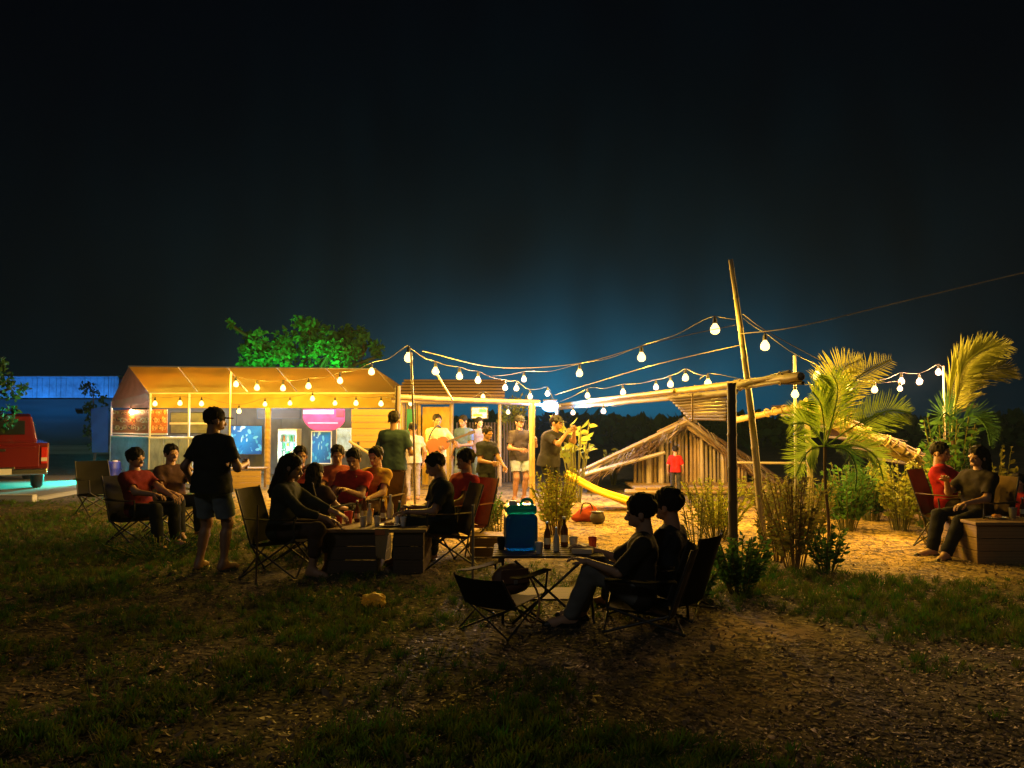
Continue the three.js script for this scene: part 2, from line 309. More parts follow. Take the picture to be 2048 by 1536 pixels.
function person(o) {
  const s = o.scale ?? 1, gr = o.girth ?? 1, sit = o.pose === 'sit', hipY = (o.hipY ?? (sit ? 0.46 : 0.92)), v = (a) => V(a[0], a[1], a[2]);
  const lean = o.lean ?? (sit ? -0.15 : 0.03), tw = o.twist ?? 0, side = o.side ?? 0;
  const P = V(0, hipY, 0), u = V(Math.sin(side), Math.cos(lean) * Math.cos(side), Math.sin(lean)).normalize();
  const r0 = V(1, 0, 0).addScaledVector(u, -u.x).normalize(), f0 = r0.clone().cross(u).normalize();   // r0 is the person's left (+x when looking along +z)
  const r = r0.clone().multiplyScalar(Math.cos(tw)).addScaledVector(f0, -Math.sin(tw)), f = r.clone().cross(u).normalize();
  const T = (y, x, z, R = r, FF = f) => P.clone().addScaledVector(u, y).addScaledVector(R, x).addScaledVector(FF, z);
  const hunch = o.hunch ?? 0, N = T(0.475, 0, hunch * 0.05), HB = T(0.515, 0, 0.012 + hunch * 0.09);
  const S = { l: T(0.392, 0.168 * (0.6 + 0.4 * gr), hunch * 0.03), r: T(0.392, -0.168 * (0.6 + 0.4 * gr), hunch * 0.03) };
  const Hp = { l: T(-0.02, 0.088, 0, r0, f0), r: T(-0.02, -0.088, 0, r0, f0) };
  const dHand = sit ? { l: [0.16, hipY + 0.12, 0.36], r: [-0.16, hipY + 0.12, 0.36] } : { l: [0.27, hipY - 0.10, 0.06], r: [-0.27, hipY - 0.10, 0.06] };
  const dFoot = sit ? { l: [0.13, 0.07, 0.48], r: [-0.13, 0.07, 0.48] } : { l: [0.11, 0.075, -0.01], r: [-0.11, 0.075, 0.02] };
  const J = {};
  for (const k of ['l', 'r']) {
    const q = k === 'l' ? 1 : -1, K = k.toUpperCase();
    const [el, wr] = bend(S[k], v(o['hand' + K] ?? dHand[k]), 0.285, 0.25, v(o['elbow' + K] ?? [q * 0.5, -0.6, -0.7]));
    const [kn, an] = bend(Hp[k], v(o['foot' + K] ?? dFoot[k]), 0.435, 0.41, v(o['knee' + K] ?? [q * 0.12, 0.25, 1]));
    const toe = v(o['toe' + K] ?? [q * 0.25, 0, 1]).setY(0).normalize();
    J[k] = { el, wr, kn, an, toe };
  }
  const core = (e, low = 0) => [
    C(T(-0.005 + low, 0.072 * gr, 0, r0, f0), T(-0.005 + low, -0.072 * gr, 0, r0, f0), 0.103 * gr + e), C(T(0, 0.062 * gr, 0, r0, f0), T(0.34, 0.078 * gr, 0), 0.088 * gr + e, 0.092 * gr + e), C(T(0, -0.062 * gr, 0, r0, f0), T(0.34, -0.078 * gr, 0), 0.088 * gr + e, 0.092 * gr + e),
    C(T(0.34, 0.07, 0), T(0.34, -0.07, 0), 0.102 * gr + e), E(T(0.17, 0, 0.03 * gr), 0.11 * gr + e, 0.12 + e, 0.1 * gr + e), C(N.clone().addScaledVector(u, -0.05), S.l, 0.05 + e, 0.052 + e), C(N.clone().addScaledVector(u, -0.05), S.r, 0.05 + e, 0.052 + e)];
  const body = [...core(0), C(N.clone().addScaledVector(u, -0.06), HB, 0.058, 0.052)];
  const hands = [];
  for (const k of ['l', 'r']) {
    const { el, wr, kn, an, toe } = J[k];
    body.push(C(S[k], el, 0.048, 0.038), C(el, wr, 0.04, 0.0265), C(Hp[k], kn, 0.083 * gr, 0.054), C(kn, an, 0.053, 0.037));
    const calf = kn.clone().lerp(an, 0.28).addScaledVector(toe, -0.018); body.push(C(calf, calf.clone().lerp(an, 0.35), 0.051, 0.04));
    const heel = an.clone().addScaledVector(toe, -0.03).setY(an.y - 0.035), ball = an.clone().addScaledVector(toe, 0.13).setY(an.y - 0.045);
    body.push(C(an, heel, 0.038, 0.034), C(heel, ball, 0.032, 0.028), C(ball, ball.clone().addScaledVector(toe, 0.05), 0.028, 0.018), C(an, ball, 0.036, 0.026));
    const y = el.clone().sub(wr).normalize(), palm = v(o['palm' + k.toUpperCase()] ?? (sit ? [0, -1, 0.2] : [k === 'l' ? -1 : 1, 0, 0.3])); palm.addScaledVector(y, -palm.dot(y)).normalize();
    const x = y.clone().cross(palm).normalize(), gset = k === 'r' ? HAND : HAND_L;
    hands.push(gset[o['grip' + k.toUpperCase()] ? 'grip' : 'relaxed'].clone().applyMatrix4(basis(x, y, palm, wr)));
  }
  // head
  const hy = (o.headYaw ?? 0) + tw * 0.6, hp = o.headPitch ?? 0.05, hm = new THREE.Matrix4();
  { const q = new THREE.Quaternion().setFromEuler(new THREE.Euler(hp, hy, o.headTilt ?? 0, 'YXZ')); hm.compose(HB, q, V(1, 1, 1).multiplyScalar(o.headScale ?? 1.08)); }
  const b = joined([mesh3(body, 0.0145, 0.035), headGeo.clone().applyMatrix4(hm), ...hands]);
  const root = thing('person', o.label, 'person', o.pos ?? [0, 0, 0], o.yaw ?? 0, o.group);
  root.scale.setScalar(s);
  const skin = SKIN[o.skin ?? 0];
  part(root, 'body', b, skin);
  const ws = (o.seed ?? 1) * 7.3, wrinkle = (x, y, z) => 0.009 * noise(x * 8 + ws, y * 13, z * 8) + 0.006 * noise(x * 22, y * 30, z * 22 + ws);
  const sh = o.shirt, pa = o.pants;
  if (sh) {
    const q = [...core(0.02, -0.005), ...(sit ? [] : [C(T(-0.11, 0.072 * gr, 0, r0, f0), T(-0.11, -0.072 * gr, 0, r0, f0), 0.112 * gr + 0.02)])], sl = sh.sleeve ?? 0.62;
    const cuts = sit ? [] : [{ o: T(-0.12, 0, 0, r0, f0), n: u.clone().negate(), r: 0.4 }];
    for (const k of ['l', 'r']) {
      const { el, wr } = J[k];
      q.push(C(S[k], S[k].clone().lerp(el, Math.min(1, sl)), 0.064, sl > 1 ? 0.054 : 0.066));
      if (sl <= 1) cuts.push({ o: S[k].clone().lerp(el, sl), n: el.clone().sub(S[k]).normalize(), r: 0.088 });
      if (sl > 1) q.push(C(el, el.clone().lerp(wr, sl - 1), 0.054, 0.042));
    }
    part(root, sh.name ?? 'shirt', mesh3(q, 0.0155, 0.03, wrinkle, cuts), cloth(sh.c));
  }
  if (pa) {
    const q = [C(T(0.0, 0.068 * gr, 0, r0, f0), T(0.0, -0.068 * gr, 0, r0, f0), 0.114 * gr)], L = pa.len ?? 2, cuts = [];
    for (const k of ['l', 'r']) {
      const { kn, an } = J[k];
      q.push(C(Hp[k], Hp[k].clone().lerp(kn, Math.min(1, L)), 0.098 * gr, L > 1 ? 0.074 : 0.098));
      if (L <= 1) cuts.push({ o: Hp[k].clone().lerp(kn, L - 0.02), n: kn.clone().sub(Hp[k]).normalize(), r: 0.16 });
      if (L > 1) q.push(C(kn, kn.clone().lerp(an, Math.min(0.94, L - 1)), 0.078, 0.066));
    }
    part(root, pa.name ?? (L > 1.2 ? 'trousers' : 'shorts'), mesh3(q, 0.0155, 0.028, wrinkle, cuts), cloth(pa.c));
  }
  for (const k of ['l', 'r']) {
    const { an, toe } = J[k], heel = an.clone().addScaledVector(toe, -0.045).setY(an.y - 0.058), tip = an.clone().addScaledVector(toe, 0.19).setY(an.y - 0.06);
    part(root, 'shoe', mesh3(o.shoes ? [C(heel, tip, 0.036, 0.03), C(an.clone().setY(an.y - 0.01), heel, 0.046, 0.04), C(an.clone().setY(an.y - 0.02), tip, 0.042, 0.026)] : [E(an.clone().addScaledVector(toe, 0.07).setY(an.y - 0.068), Math.abs(toe.x) * 0.09 + 0.05, 0.014, Math.abs(toe.z) * 0.09 + 0.05)], 0.012, 0.012), M.socket);
  }
  const hg = new THREE.Matrix4();
  const hair = part(root, 'hair', HAIR[o.hair === 'cap' ? 'short' : o.hair ?? 'short'], hairMat); hair.applyMatrix4(hm);
  if (o.hair === 'cap') { const c = part(root, 'cap', capGeo, cloth(o.capColor ?? [0.03, 0.03, 0.035])); c.applyMatrix4(hm); }
  for (const x of [-0.031, 0.031]) { const e = part(root, 'eye', eyeGeo, eyeMat); e.applyMatrix4(hg.copy(hm).multiply(new THREE.Matrix4().makeTranslation(x, 0.092, 0.072))); }
  return root;
}

// ---------------------------------------------------------------- lamps
const WARM = new THREE.Color(1, 0.55, 0.045), PEACH = new THREE.Color(1, 0.50, 0.22);
function glow(r, g, b, k = 1) { const m = new THREE.MeshStandardMaterial({ roughness: 0.4 }); m.color.setRGB(0.4, 0.4, 0.4); m.emissive.setRGB(r, g, b); m.emissiveIntensity = k; return m; }
M.bulb = glow(1, 0.64, 0.2, 4.2); M.bulbPeach = glow(1, 0.58, 0.34, 4); M.bulbWhite = glow(0.9, 0.9, 1, 3);
const bulbGeo = new THREE.LatheGeometry([[0.0001, -0.055], [0.022, -0.051], [0.040, -0.036], [0.047, -0.012], [0.044, 0.010], [0.032, 0.032], [0.020, 0.048], [0.018, 0.058]].map((p) => new THREE.Vector2(...p)), 14);
const socketGeo = merged([new THREE.CylinderGeometry(0.019, 0.022, 0.05, 10).translate(0, 0.08, 0), new THREE.CylinderGeometry(0.008, 0.012, 0.03, 8).translate(0, 0.118, 0)]);
const POWER = 7.8;
// a cable with bulbs hung from it; spots are [px, py, depth, size, kind] in the order along the cable, ends are plain points
function stringLight(label, spots, ends = [[], []], sag = 0.06) {
  const root = thing('string_light', label, 'string light', [0, 0, 0], 0, 'strings of festoon bulbs over the yard'), pts = spots.map(([x, y, D, k = 1]) => at(x, y, D).add(V(0, 0.13 * k, 0)));
  const line = [...ends[0].map((e) => at(...e)), ...pts, ...ends[1].map((e) => at(...e))], path = [];
  line.forEach((p, i) => { path.push(p); if (i < line.length - 1) { const q = line[i + 1], m = p.clone().lerp(q, 0.5); m.y -= Math.min(sag, 0.03 * p.distanceTo(q)); path.push(m); } });
  part(root, 'cable', tube(path, 0.004, 5, path.length * 3), M.wire);
  spots.forEach(([x, y, D, k = 1, kind = 'warm', power = 1]) => {
    const p = at(x, y, D), b = part(root, 'bulb', bulbGeo, kind === 'peach' ? M.bulbPeach : kind === 'white' ? M.bulbWhite : M.bulb);
    b.position.copy(p); b.scale.setScalar(k * 0.98);
    part(b, 'socket', socketGeo, M.socket);
    const l = new THREE.PointLight(kind === 'peach' ? PEACH : kind === 'white' ? new THREE.Color(0.75, 0.85, 1) : WARM, POWER * power); l.castShadow = true; l.position.copy(p).y -= 0.01; l.name = 'bulb'; scene.add(l);
  });
  return root;
}
function lampLight(color, power, p, target, angle = 0.7) { // the light of a lamp's glowing face
  const l = target ? new THREE.SpotLight(new THREE.Color(...color), power, 0, angle, 0.7) : new THREE.PointLight(new THREE.Color(...color), power);
  l.position.copy(p); l.castShadow = true; l.shadow.radius = 3; l.name = 'lamp';
  if (target) { l.target.position.copy(target); scene.add(l.target); }
  scene.add(l);
}
function floodlight(label, p, target, color, power, angle) { // yoke, housing and a glowing face turned to the target
  const root = thing('floodlight', label, 'floodlight', p);
  const q = new THREE.Quaternion().setFromUnitVectors(V(0, 0, 1), target.clone().sub(p).normalize()); root.quaternion.copy(q);
  part(root, 'housing', [box(0.26, 0.2, 0.06, 0, 0, -0.04, 0.012), box(0.02, 0.16, 0.02, 0.14, -0.06, -0.04, 0.003), box(0.02, 0.16, 0.02, -0.14, -0.06, -0.04, 0.003), box(0.3, 0.02, 0.03, 0, -0.14, -0.04, 0.004)], M.steelDark);
  part(root, 'lamp_face', box(0.22, 0.16, 0.012, 0, 0, 0, 0.002), glow(...color, 3));
  lampLight(color, power, p.clone().addScaledVector(target.clone().sub(p).normalize(), 0.05), target, angle);
  return root;
}
const W = 'warm', PE = 'peach';
stringLight('festoon string from the pale pole across the stall roof to the big bulb', [[472, 768, 16.9, 1.25, W, 1.2], [514, 775, 16.7, 1.25, W, 1.2], [566, 776, 16.4, 1.25, W, 1.2], [617, 772, 15.9, 1.25, W, 1.2], [680, 761, 14.9, 1.2, W, 1.2], [743, 743, 13.6, 1.2, W, 1.5], [817, 715, 10.8, 1.3, W, 1.2]], [[[458, 752, 17]], [[826, 700, 10.4]]]);
stringLight('festoon string sagging along the yellow eave of the food stall', [[262, 823, 19.6, 1.2, PE, 0.6], [310, 807, 18.6, 1.2, W, 0.15], [360, 806, 18.55, 1.2, W, 0.15], [403, 807, 18.5, 1.2, W, 0.15], [478, 822, 18.5, 1.2, W, 0.15], [530, 808, 18.5, 1.1, W, 0.13], [580, 806, 18.5, 1.1, W, 0.15], [625, 797, 18.4, 1.2, W, 0.15], [670, 806, 18.4, 1.1, W, 0.13], [712, 806, 18.2, 1.2, W, 0.15], [762, 807, 17.6, 1.2, W, 0.15], [822, 806, 15.6, 1.1, W, 1.4]], [[[246, 818, 20]], [[840, 798, 15]]]);
stringLight('unseen festoon string added inside the food stall to brighten its roof', [[330, 800, 20.4, 1, W, 0.6], [440, 800, 20.4, 1, W, 0.6], [560, 800, 20.4, 1, W, 0.6], [690, 800, 20.4, 1, W, 0.6]], [[[300, 797, 20.4]], [[740, 797, 20.4]]]);  // added bulbs hidden behind the valance, they make the tarpaulin glow
stringLight('festoon string dipping right from the big bulb to the blue lamp', [[871, 742, 11.4, 1.1, W, 1.2], [919, 752, 12, 1.1, W, 1.4], [956, 760, 12.6, 1.1, PE, 1.4], [1010, 775, 13.4, 1, PE, 1.4], [1033, 776, 13.8, 1, W, 1.5], [1060, 793, 14.4, 1, W, 1.5], [1095, 787, 14.8, 1, 'white', 0.6]], [[[826, 700, 10.4]], [[1112, 805, 15.5]]]);
stringLight('near festoon string climbing to the tall slanted bamboo pole', [[1048, 758, 13.5, 1, PE, 1.6], [1159, 746, 11.8, 1.1, W, 1.4], [1283, 714, 10.5, 1.2, W, 1.1], [1430, 658, 9.4, 1.25, W, 0.5]], [[[985, 752, 13.6]], [[1486, 640, 9.3]]], 0.16);
stringLight('festoon string running right from the slanted pole to the far palm pole', [[1530, 691, 9.5, 1.2, W, 0.5], [1634, 751, 10.2, 1.1], [1698, 774, 10.8, 1, W, 1.2], [1749, 779, 11.3, 1, W, 1.2], [1803, 762, 11.8, 1, PE, 1.3], [1839, 763, 12, 1, PE, 1.3], [1877, 744, 12.2, 1, PE, 1.4]], [[[1486, 636, 9.3]], [[1886, 735, 12.1]]], 0.1);
stringLight('festoon string lying along the top of the bamboo beam', [[1371, 755, 12.4, 1.1, W, 1.6], [1341, 768, 13, 1.1, W, 1.6], [1312, 774, 13.6, 1, 'peach', 1.4], [1246, 784, 14.4, 1.1, W, 1.8], [1175, 791, 15.5, 1.1, W, 1.6]], [[[1416, 752, 11.6]], [[1120, 803, 15.6]]]);
stringLight('short festoon string hung under the far bamboo beam', [[1207, 822, 14.5, 1, PE, 0.6], [1146, 825, 16, 1, PE, 0.6], [1016, 824, 17.2, 1, W, 0.7], [966, 793, 16.6, 1, W, 0.7]], [[[1260, 805, 12.8]], [[940, 798, 16.4]]]);
stringLight('two festoon bulbs hung from the planks beside the dark post', [[1416, 766, 10.2, 1, W, 1], [1590, 788, 9.8, 1, W, 0.6], [1800, 777, 11.3, 0.8, 'peach', 0.6]], [[[1400, 757, 10.3]], [[1810, 768, 11.5]]], 0.05);

// ---------------------------------------------------------------- far left: warehouse, pad, truck, lamps
{
  const D = 34, root = thing('warehouse', 'long low warehouse with a blue lit eave at far left', 'warehouse', [0, 0, 0]);
  const xr = at(236, HORIZON, D).x, xl = -44, top = at(0, 753, D).y, low = at(0, 797, D).y, roof = mat([0.30, 0.36, 0.45], 0.45, { map: stainTex }), wall = mat([0.10, 0.12, 0.12], 0.9, { map: stainTex });
  part(root, 'wall', box(xr - xl, low + 0.3, 0.2, (xr + xl) / 2, (low + 0.3) / 2 - 0.3, -D - 1.2, 0.01), wall);
  part(root, 'wall', box(0.2, low, 9, xr - 0.1, low / 2 - 0.2, -D - 5.8, 0.01), wall);
  part(root, 'plinth', box(xr - xl, 0.5, 0.15, (xr + xl) / 2, 0.15, -D - 1.03, 0.01), M.concrete);
  for (let x = xl, i = 0; x < xr - 0.3; x += 1.05, i++) { // eave of sheet panels with a lip
    const w = Math.min(1.03, xr - x);
    part(root, 'eave_panel', [box(w, top - low - 0.06, 0.04, x + w / 2, (top + low) / 2, -D + 0.004 * (i % 3), 0.008), box(w, 0.05, 0.12, x + w / 2, top - 0.02, -D + 0.03, 0.008), ...[0.2, 0.5, 0.8].map((k) => box(0.04, top - low - 0.08, 0.03, x + w * k, (top + low) / 2, -D + 0.03, 0.004))], roof);
  }
  part(root, 'roof', box(xr - xl, 0.06, 9.5, (xr + xl) / 2, top + 0.02, -D - 4.9, 0.01), roof);
  for (const px of [-120, 30, 160]) { const p = at(px, 822, D - 1.5); floodlight(['blue floodlight aimed at the warehouse eave, off to the left', 'blue floodlight under the warehouse eave above the red truck', 'blue floodlight under the warehouse eave beside the stall'][[-120, 30, 160].indexOf(px)], p, V(p.x, (top + low) / 2, -D), [0.02, 0.30, 1], 17, 1.25).userData.group = 'blue floodlights under the eave'; }
}
{ // the pad of concrete, washed in teal light
  const root = thing('concrete_pad', 'teal lit concrete slab beside the red pickup truck', 'slab'), z0 = -14.9, z1 = -20.5, x1 = at(172, HORIZON, 16.5).x, x0 = -24;
  part(root, 'slab', box(x1 - x0, 0.3, z0 - z1, (x0 + x1) / 2, -0.06, (z0 + z1) / 2, 0.02), M.concrete);
  part(root, 'kerb', box(x1 - x0, 0.32, 0.16, (x0 + x1) / 2, -0.03, z0 + 0.09, 0.02), mat([0.6, 0.6, 0.58], 0.8, { map: stainTex }));
  const p = at(229, 950, 19.05); p.y = 0.46; floodlight('teal floodlight standing low behind the blue drum', p, V(-10.6, 0, -16.9), [0.02, 1, 0.72], 150, 1.05);
  const st = thing('lamp_stand', 'short steel stand under the teal floodlight', 'stand', [p.x, 0.05, p.z]); part(st, 'post', rod(V(0, 0, 0), V(0, 0.32, 0), 0.015), M.metal); part(st, 'base', new THREE.CylinderGeometry(0.12, 0.13, 0.03, 16).translate(0, 0.015, 0), M.steelDark);
}
{ // pickup truck, its rear towards the camera
  const D = 15.6, root = thing('pickup_truck', 'red pickup truck parked with its tail towards the yard', 'truck', [at(2, HORIZON, D).x, 0.08, -D], 0.62);
  const red = new THREE.MeshPhysicalMaterial({ roughness: 0.35, clearcoat: 1, clearcoatRoughness: 0.12 }); red.color.setRGB(0.15, 0.004, 0.010);
  const black = mat([0.02, 0.02, 0.022], 0.6), glass = mat([0.02, 0.025, 0.03], 0.06), chrome = mat([0.6, 0.6, 0.62], 0.25, { metalness: 1 });
  const L = 4.8, hw = 0.85; // rear face at z = 0, nose at z = -L
  const side = new THREE.Shape([[0, 0.46], [0, 0.98], [-1.55, 1.0], [-3.5, 0.99], [-4.6, 0.92], [-4.8, 0.75], [-4.8, 0.42], [-4.25, 0.38], [-4.2, 0.6], [-3.9, 0.76], [-3.55, 0.6], [-3.5, 0.36], [-1.4, 0.36], [-1.3, 0.62], [-1.0, 0.78], [-0.7, 0.62], [-0.62, 0.42]].map((p) => new THREE.Vector2(...p)));
  part(root, 'body', new THREE.ExtrudeGeometry(side, { depth: hw * 2 - 0.06, bevelEnabled: true, bevelSize: 0.02, bevelThickness: 0.03, bevelSegments: 2 }).rotateY(-Math.PI / 2).translate(hw - 0.03, 0, 0), red);
  const cab = new THREE.Shape([[-1.62, 0.98], [-1.78, 1.52], [-2.0, 1.58], [-2.75, 1.57], [-3.0, 1.5], [-3.55, 0.98]].map((p) => new THREE.Vector2(...p)));
  const cg = new THREE.ExtrudeGeometry(cab, { depth: 1.4, bevelEnabled: true, bevelSize: 0.03, bevelThickness: 0.06, bevelSegments: 2 }).rotateY(-Math.PI / 2).translate(0.7, 0, 0);
  { const p = cg.attributes.position; for (let i = 0; i < p.count; i++) p.setX(i, p.getX(i) * (1 - 0.16 * clamp((p.getY(i) - 0.98) / 0.6, 0, 1))); cg.computeVertexNormals(); }
  part(root, 'cab', cg, red);
  part(root, 'rear_window', box(1.02, 0.32, 0.02, 0, 0, 0, 0.03).rotateX(-0.29).translate(0, 1.3, -1.66), glass);
  for (const s of [-1, 1]) part(root, 'side_window', box(0.02, 0.34, 1.0, 0, 0, 0, 0.02).rotateZ(s * 0.2).translate(s * 0.70, 1.29, -2.3), glass);
  part(root, 'windscreen', box(1.1, 0.6, 0.02, 0, 0, 0, 0.02).rotateX(0.82).translate(0, 1.25, -3.24), glass);
  const gate = part(root, 'tailgate', [box(1.36, 0.46, 0.04, 0, 0.735, 0.035, 0.02), box(1.2, 0.05, 0.02, 0, 0.92, 0.055, 0.01)], red); part(gate, 'handle', box(0.18, 0.05, 0.03, 0, 0.86, 0.065, 0.01), black);
  part(root, 'bumper', [box(1.66, 0.14, 0.14, 0, 0.42, 0.09, 0.04), box(0.5, 0.04, 0.12, 0, 0.5, 0.1, 0.01)], chrome);
  for (const s of [-1, 1]) { const tl = part(root, 'tail_light', box(0.12, 0.34, 0.06, s * 0.76, 0.74, 0.03, 0.02), mat([0.6, 0.03, 0.02], 0.15)); part(tl, 'reversing_lens', box(0.11, 0.08, 0.02, s * 0.76, 0.66, 0.056, 0.008), mat([0.75, 0.7, 0.7], 0.15)); }
  part(root, 'number_plate', box(0.4, 0.12, 0.01, 0, 0.43, 0.166, 0.004), M.white);
  for (const s of [-1, 1]) for (const z of [-1.0, -3.88]) {
    const w = part(root, 'wheel', new THREE.TorusGeometry(0.25, 0.1, 10, 24).rotateY(Math.PI / 2).scale(1.15, 1, 1).translate(s * 0.72, 0.34, z), black);
    part(w, 'rim', new THREE.CylinderGeometry(0.19, 0.19, 0.16, 16).rotateZ(Math.PI / 2).translate(s * 0.73, 0.34, z), chrome);
  }
}

// ---------------------------------------------------------------- the food stall
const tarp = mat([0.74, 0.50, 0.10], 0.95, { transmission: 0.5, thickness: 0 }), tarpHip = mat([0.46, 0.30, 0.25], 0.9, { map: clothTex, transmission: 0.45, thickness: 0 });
function sheet(a, b, c, d, nu = 12, nv = 6, sag = 0, thick = 0.012) { // a slack cloth sheet between four corners, with thickness
  const pos = [], uv = [], idx = [], n = b.clone().sub(a).cross(d.clone().sub(a)).normalize();
  for (const t of [0, -thick]) for (let j = 0; j <= nv; j++) for (let i = 0; i <= nu; i++) {
    const u = i / nu, v = j / nv, p = a.clone().lerp(b, u).lerp(d.clone().lerp(c, u), v);
    p.addScaledVector(n, t + 0.012 * noise(u * 9, v * 4, a.x)); p.y -= sag * 4 * u * (1 - u) * Math.sin(v * Math.PI);
    pos.push(p.x, p.y, p.z); uv.push(u * a.distanceTo(b) * 2, v * a.distanceTo(d) * 2);
  }
  const K = (nu + 1) * (nv + 1);
  for (let s = 0; s < 2; s++) for (let j = 0; j < nv; j++) for (let i = 0; i < nu; i++) { const q = s * K + j * (nu + 1) + i, e = [q, q + 1, q + nu + 1, q + 1, q + nu + 2, q + nu + 1]; idx.push(...(s ? e.reverse() : e)); }
  const g = new THREE.BufferGeometry(); g.setAttribute('position', new THREE.Float32BufferAttribute(pos, 3)); g.setAttribute('uv', new THREE.Float32BufferAttribute(uv, 2)); g.setIndex(idx); g.computeVertexNormals(); return g;
}
{
  const root = thing('food_stall', 'long tarpaulin roofed food stall with yellow valance', 'stall'), D = 19;
  const A = at(298, 786, D), B = at(796, 786, D), A2 = at(298, 816, D), B2 = at(796, 816, D), Lb = at(222, 803, 20.3), Lb2 = at(222, 816, 20.3), R1 = at(257, 733, 20.7), R2 = at(752, 738, 20.7), Bk = V(B.x + 0.1, B.y, -22.4), Ak = V(Lb.x, A.y, -22.4);
  const segs = 5; // the slope is sewn from five widths of tarpaulin
  for (let i = 0; i < segs; i++) { const u = i / segs, w = (i + 1) / segs; part(root, 'roof_panel', sheet(A.clone().lerp(B, u + 0.002), A.clone().lerp(B, w - 0.002), R1.clone().lerp(R2, w - 0.002), R1.clone().lerp(R2, u + 0.002), 8, 6, 0.05), tarp); }
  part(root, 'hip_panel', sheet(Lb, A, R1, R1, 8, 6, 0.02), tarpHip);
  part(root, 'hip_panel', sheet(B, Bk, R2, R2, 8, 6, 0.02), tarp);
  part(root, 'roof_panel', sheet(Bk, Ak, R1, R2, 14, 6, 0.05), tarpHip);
  part(root, 'ridge_pole', rod(R1, R2, 0.03), M.metal);
  part(root, 'eave_pole', rod(A, B, 0.025), mat([0.6, 0.5, 0.3], 0.5));
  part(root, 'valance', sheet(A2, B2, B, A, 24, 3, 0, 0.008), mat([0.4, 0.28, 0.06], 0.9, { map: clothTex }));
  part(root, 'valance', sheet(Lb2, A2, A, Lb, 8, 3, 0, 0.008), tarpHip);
  const postAt = (p, top) => part(root, 'post', rod(V(p.x, -0.1, p.z), V(p.x, top, p.z), 0.028), mat([0.62, 0.6, 0.58], 0.5));
  postAt(at(300, HORIZON, D), A.y); postAt(at(223, HORIZON, 20.3), Lb.y); postAt(at(378, HORIZON, D), A.y); postAt(B, B.y); postAt(Bk, B.y); postAt(Ak, B.y);
  part(root, 'post', rod(V(at(536, HORIZON, 18.7).x, -0.1, -18.7), V(at(536, HORIZON, 18.7).x, at(0, 816, 18.7).y, -18.7), 0.075, 0.07, 10), M.woodYellow);
  // counter: wing panels at the left corner, a rail, then the serving counter
  const blueGrey = mat([0.33, 0.38, 0.48], 0.5, { map: stainTex }), rail = mat([0.7, 0.68, 0.66], 0.35);
  const panel = (a, b, y0, y1, n, m) => { for (let i = 0; i < n; i++) { const p = a.clone().lerp(b, i / n), q = a.clone().lerp(b, (i + 1) / n), w = p.distanceTo(q) - 0.012, g = box(w, y1 - y0, 0.04, 0, 0, 0, 0.008).rotateY(Math.atan2(-(q.z - p.z), q.x - p.x)).translate((p.x + q.x) / 2, (y0 + y1) / 2, (p.z + q.z) / 2); part(root, 'counter_panel', g, m); } };
  const wl = at(224, HORIZON, 20.3), wc = at(299, HORIZON, D), wr = at(388, HORIZON, D), yc = at(0, 876, D).y;
  panel(wl, wc, 0.02, yc, 2, blueGrey); panel(wc, wr, 0.02, yc - 0.02, 3, blueGrey);
  part(root, 'rail', [rod(V(wl.x, yc + 0.02, wl.z), V(wc.x, yc + 0.02, wc.z), 0.03), rod(V(wc.x, yc, wc.z), V(wr.x, yc, wr.z), 0.035)], rail);
  // back wall and ceiling lining of the serving side
  const wallM = mat([0.16, 0.165, 0.17], 0.9, { map: stainTex });
  for (let i = 0; i < 6; i++) { const x0 = lerp(-10.5, B.x, i / 6), x1 = lerp(-10.5, B.x, (i + 1) / 6); part(root, 'wall_board', box(x1 - x0 - 0.01, 2.1, 0.05, (x0 + x1) / 2, 1.02, -22.3, 0.005), wallM); }
}
// prints on the stall
const foodTex = canvasTex(512, 256, (c, w, h) => {
  seed(77); c.fillStyle = '#c0703f'; c.fillRect(0, 0, w, h);
  for (let i = 0; i < 26; i++) {
    const x = (i % 9) * 60 + rr(0, 26), y = 30 + Math.floor(i / 9) * 84 + rr(-10, 14), r = rr(26, 40);
    c.fillStyle = ['#f0dcc0', '#e0b080', '#4b2a20', '#f0c898'][i % 4]; c.beginPath(); c.ellipse(x, y, r, r * 0.72, 0, 0, 7); c.fill();
    for (let k = 0; k < 16; k++) { c.fillStyle = ['#c4502a', '#e39a3d', '#8a2a16', '#f0c878', '#6c7a2a', '#d96f4c'][Math.floor(rnd() * 6)]; c.beginPath(); c.ellipse(x + rr(-1, 1) * r * 0.6, y + rr(-1, 1) * r * 0.4, rr(4, 11), rr(3, 8), rr(0, 3), 0, 7); c.fill(); }
  }
});
const blueTex = canvasTex(256, 256, (c, w, h) => {
  seed(31); const g = c.createLinearGradient(0, 0, w, h); g.addColorStop(0, '#0a4fa8'); g.addColorStop(0.5, '#1c7fd6'); g.addColorStop(1, '#0b3f86'); c.fillStyle = g; c.fillRect(0, 0, w, h);
  for (let i = 0; i < 30; i++) { c.fillStyle = ['#7fd0f4', '#cfeaf7', '#0d62c0', '#4fb6ea'][i % 4]; c.globalAlpha = 0.75; c.beginPath(); c.ellipse(rr(0, w), rr(0, h), rr(6, 26), rr(4, 14), rr(0, 3), 0, 7); c.fill(); }
  c.globalAlpha = 1;
});
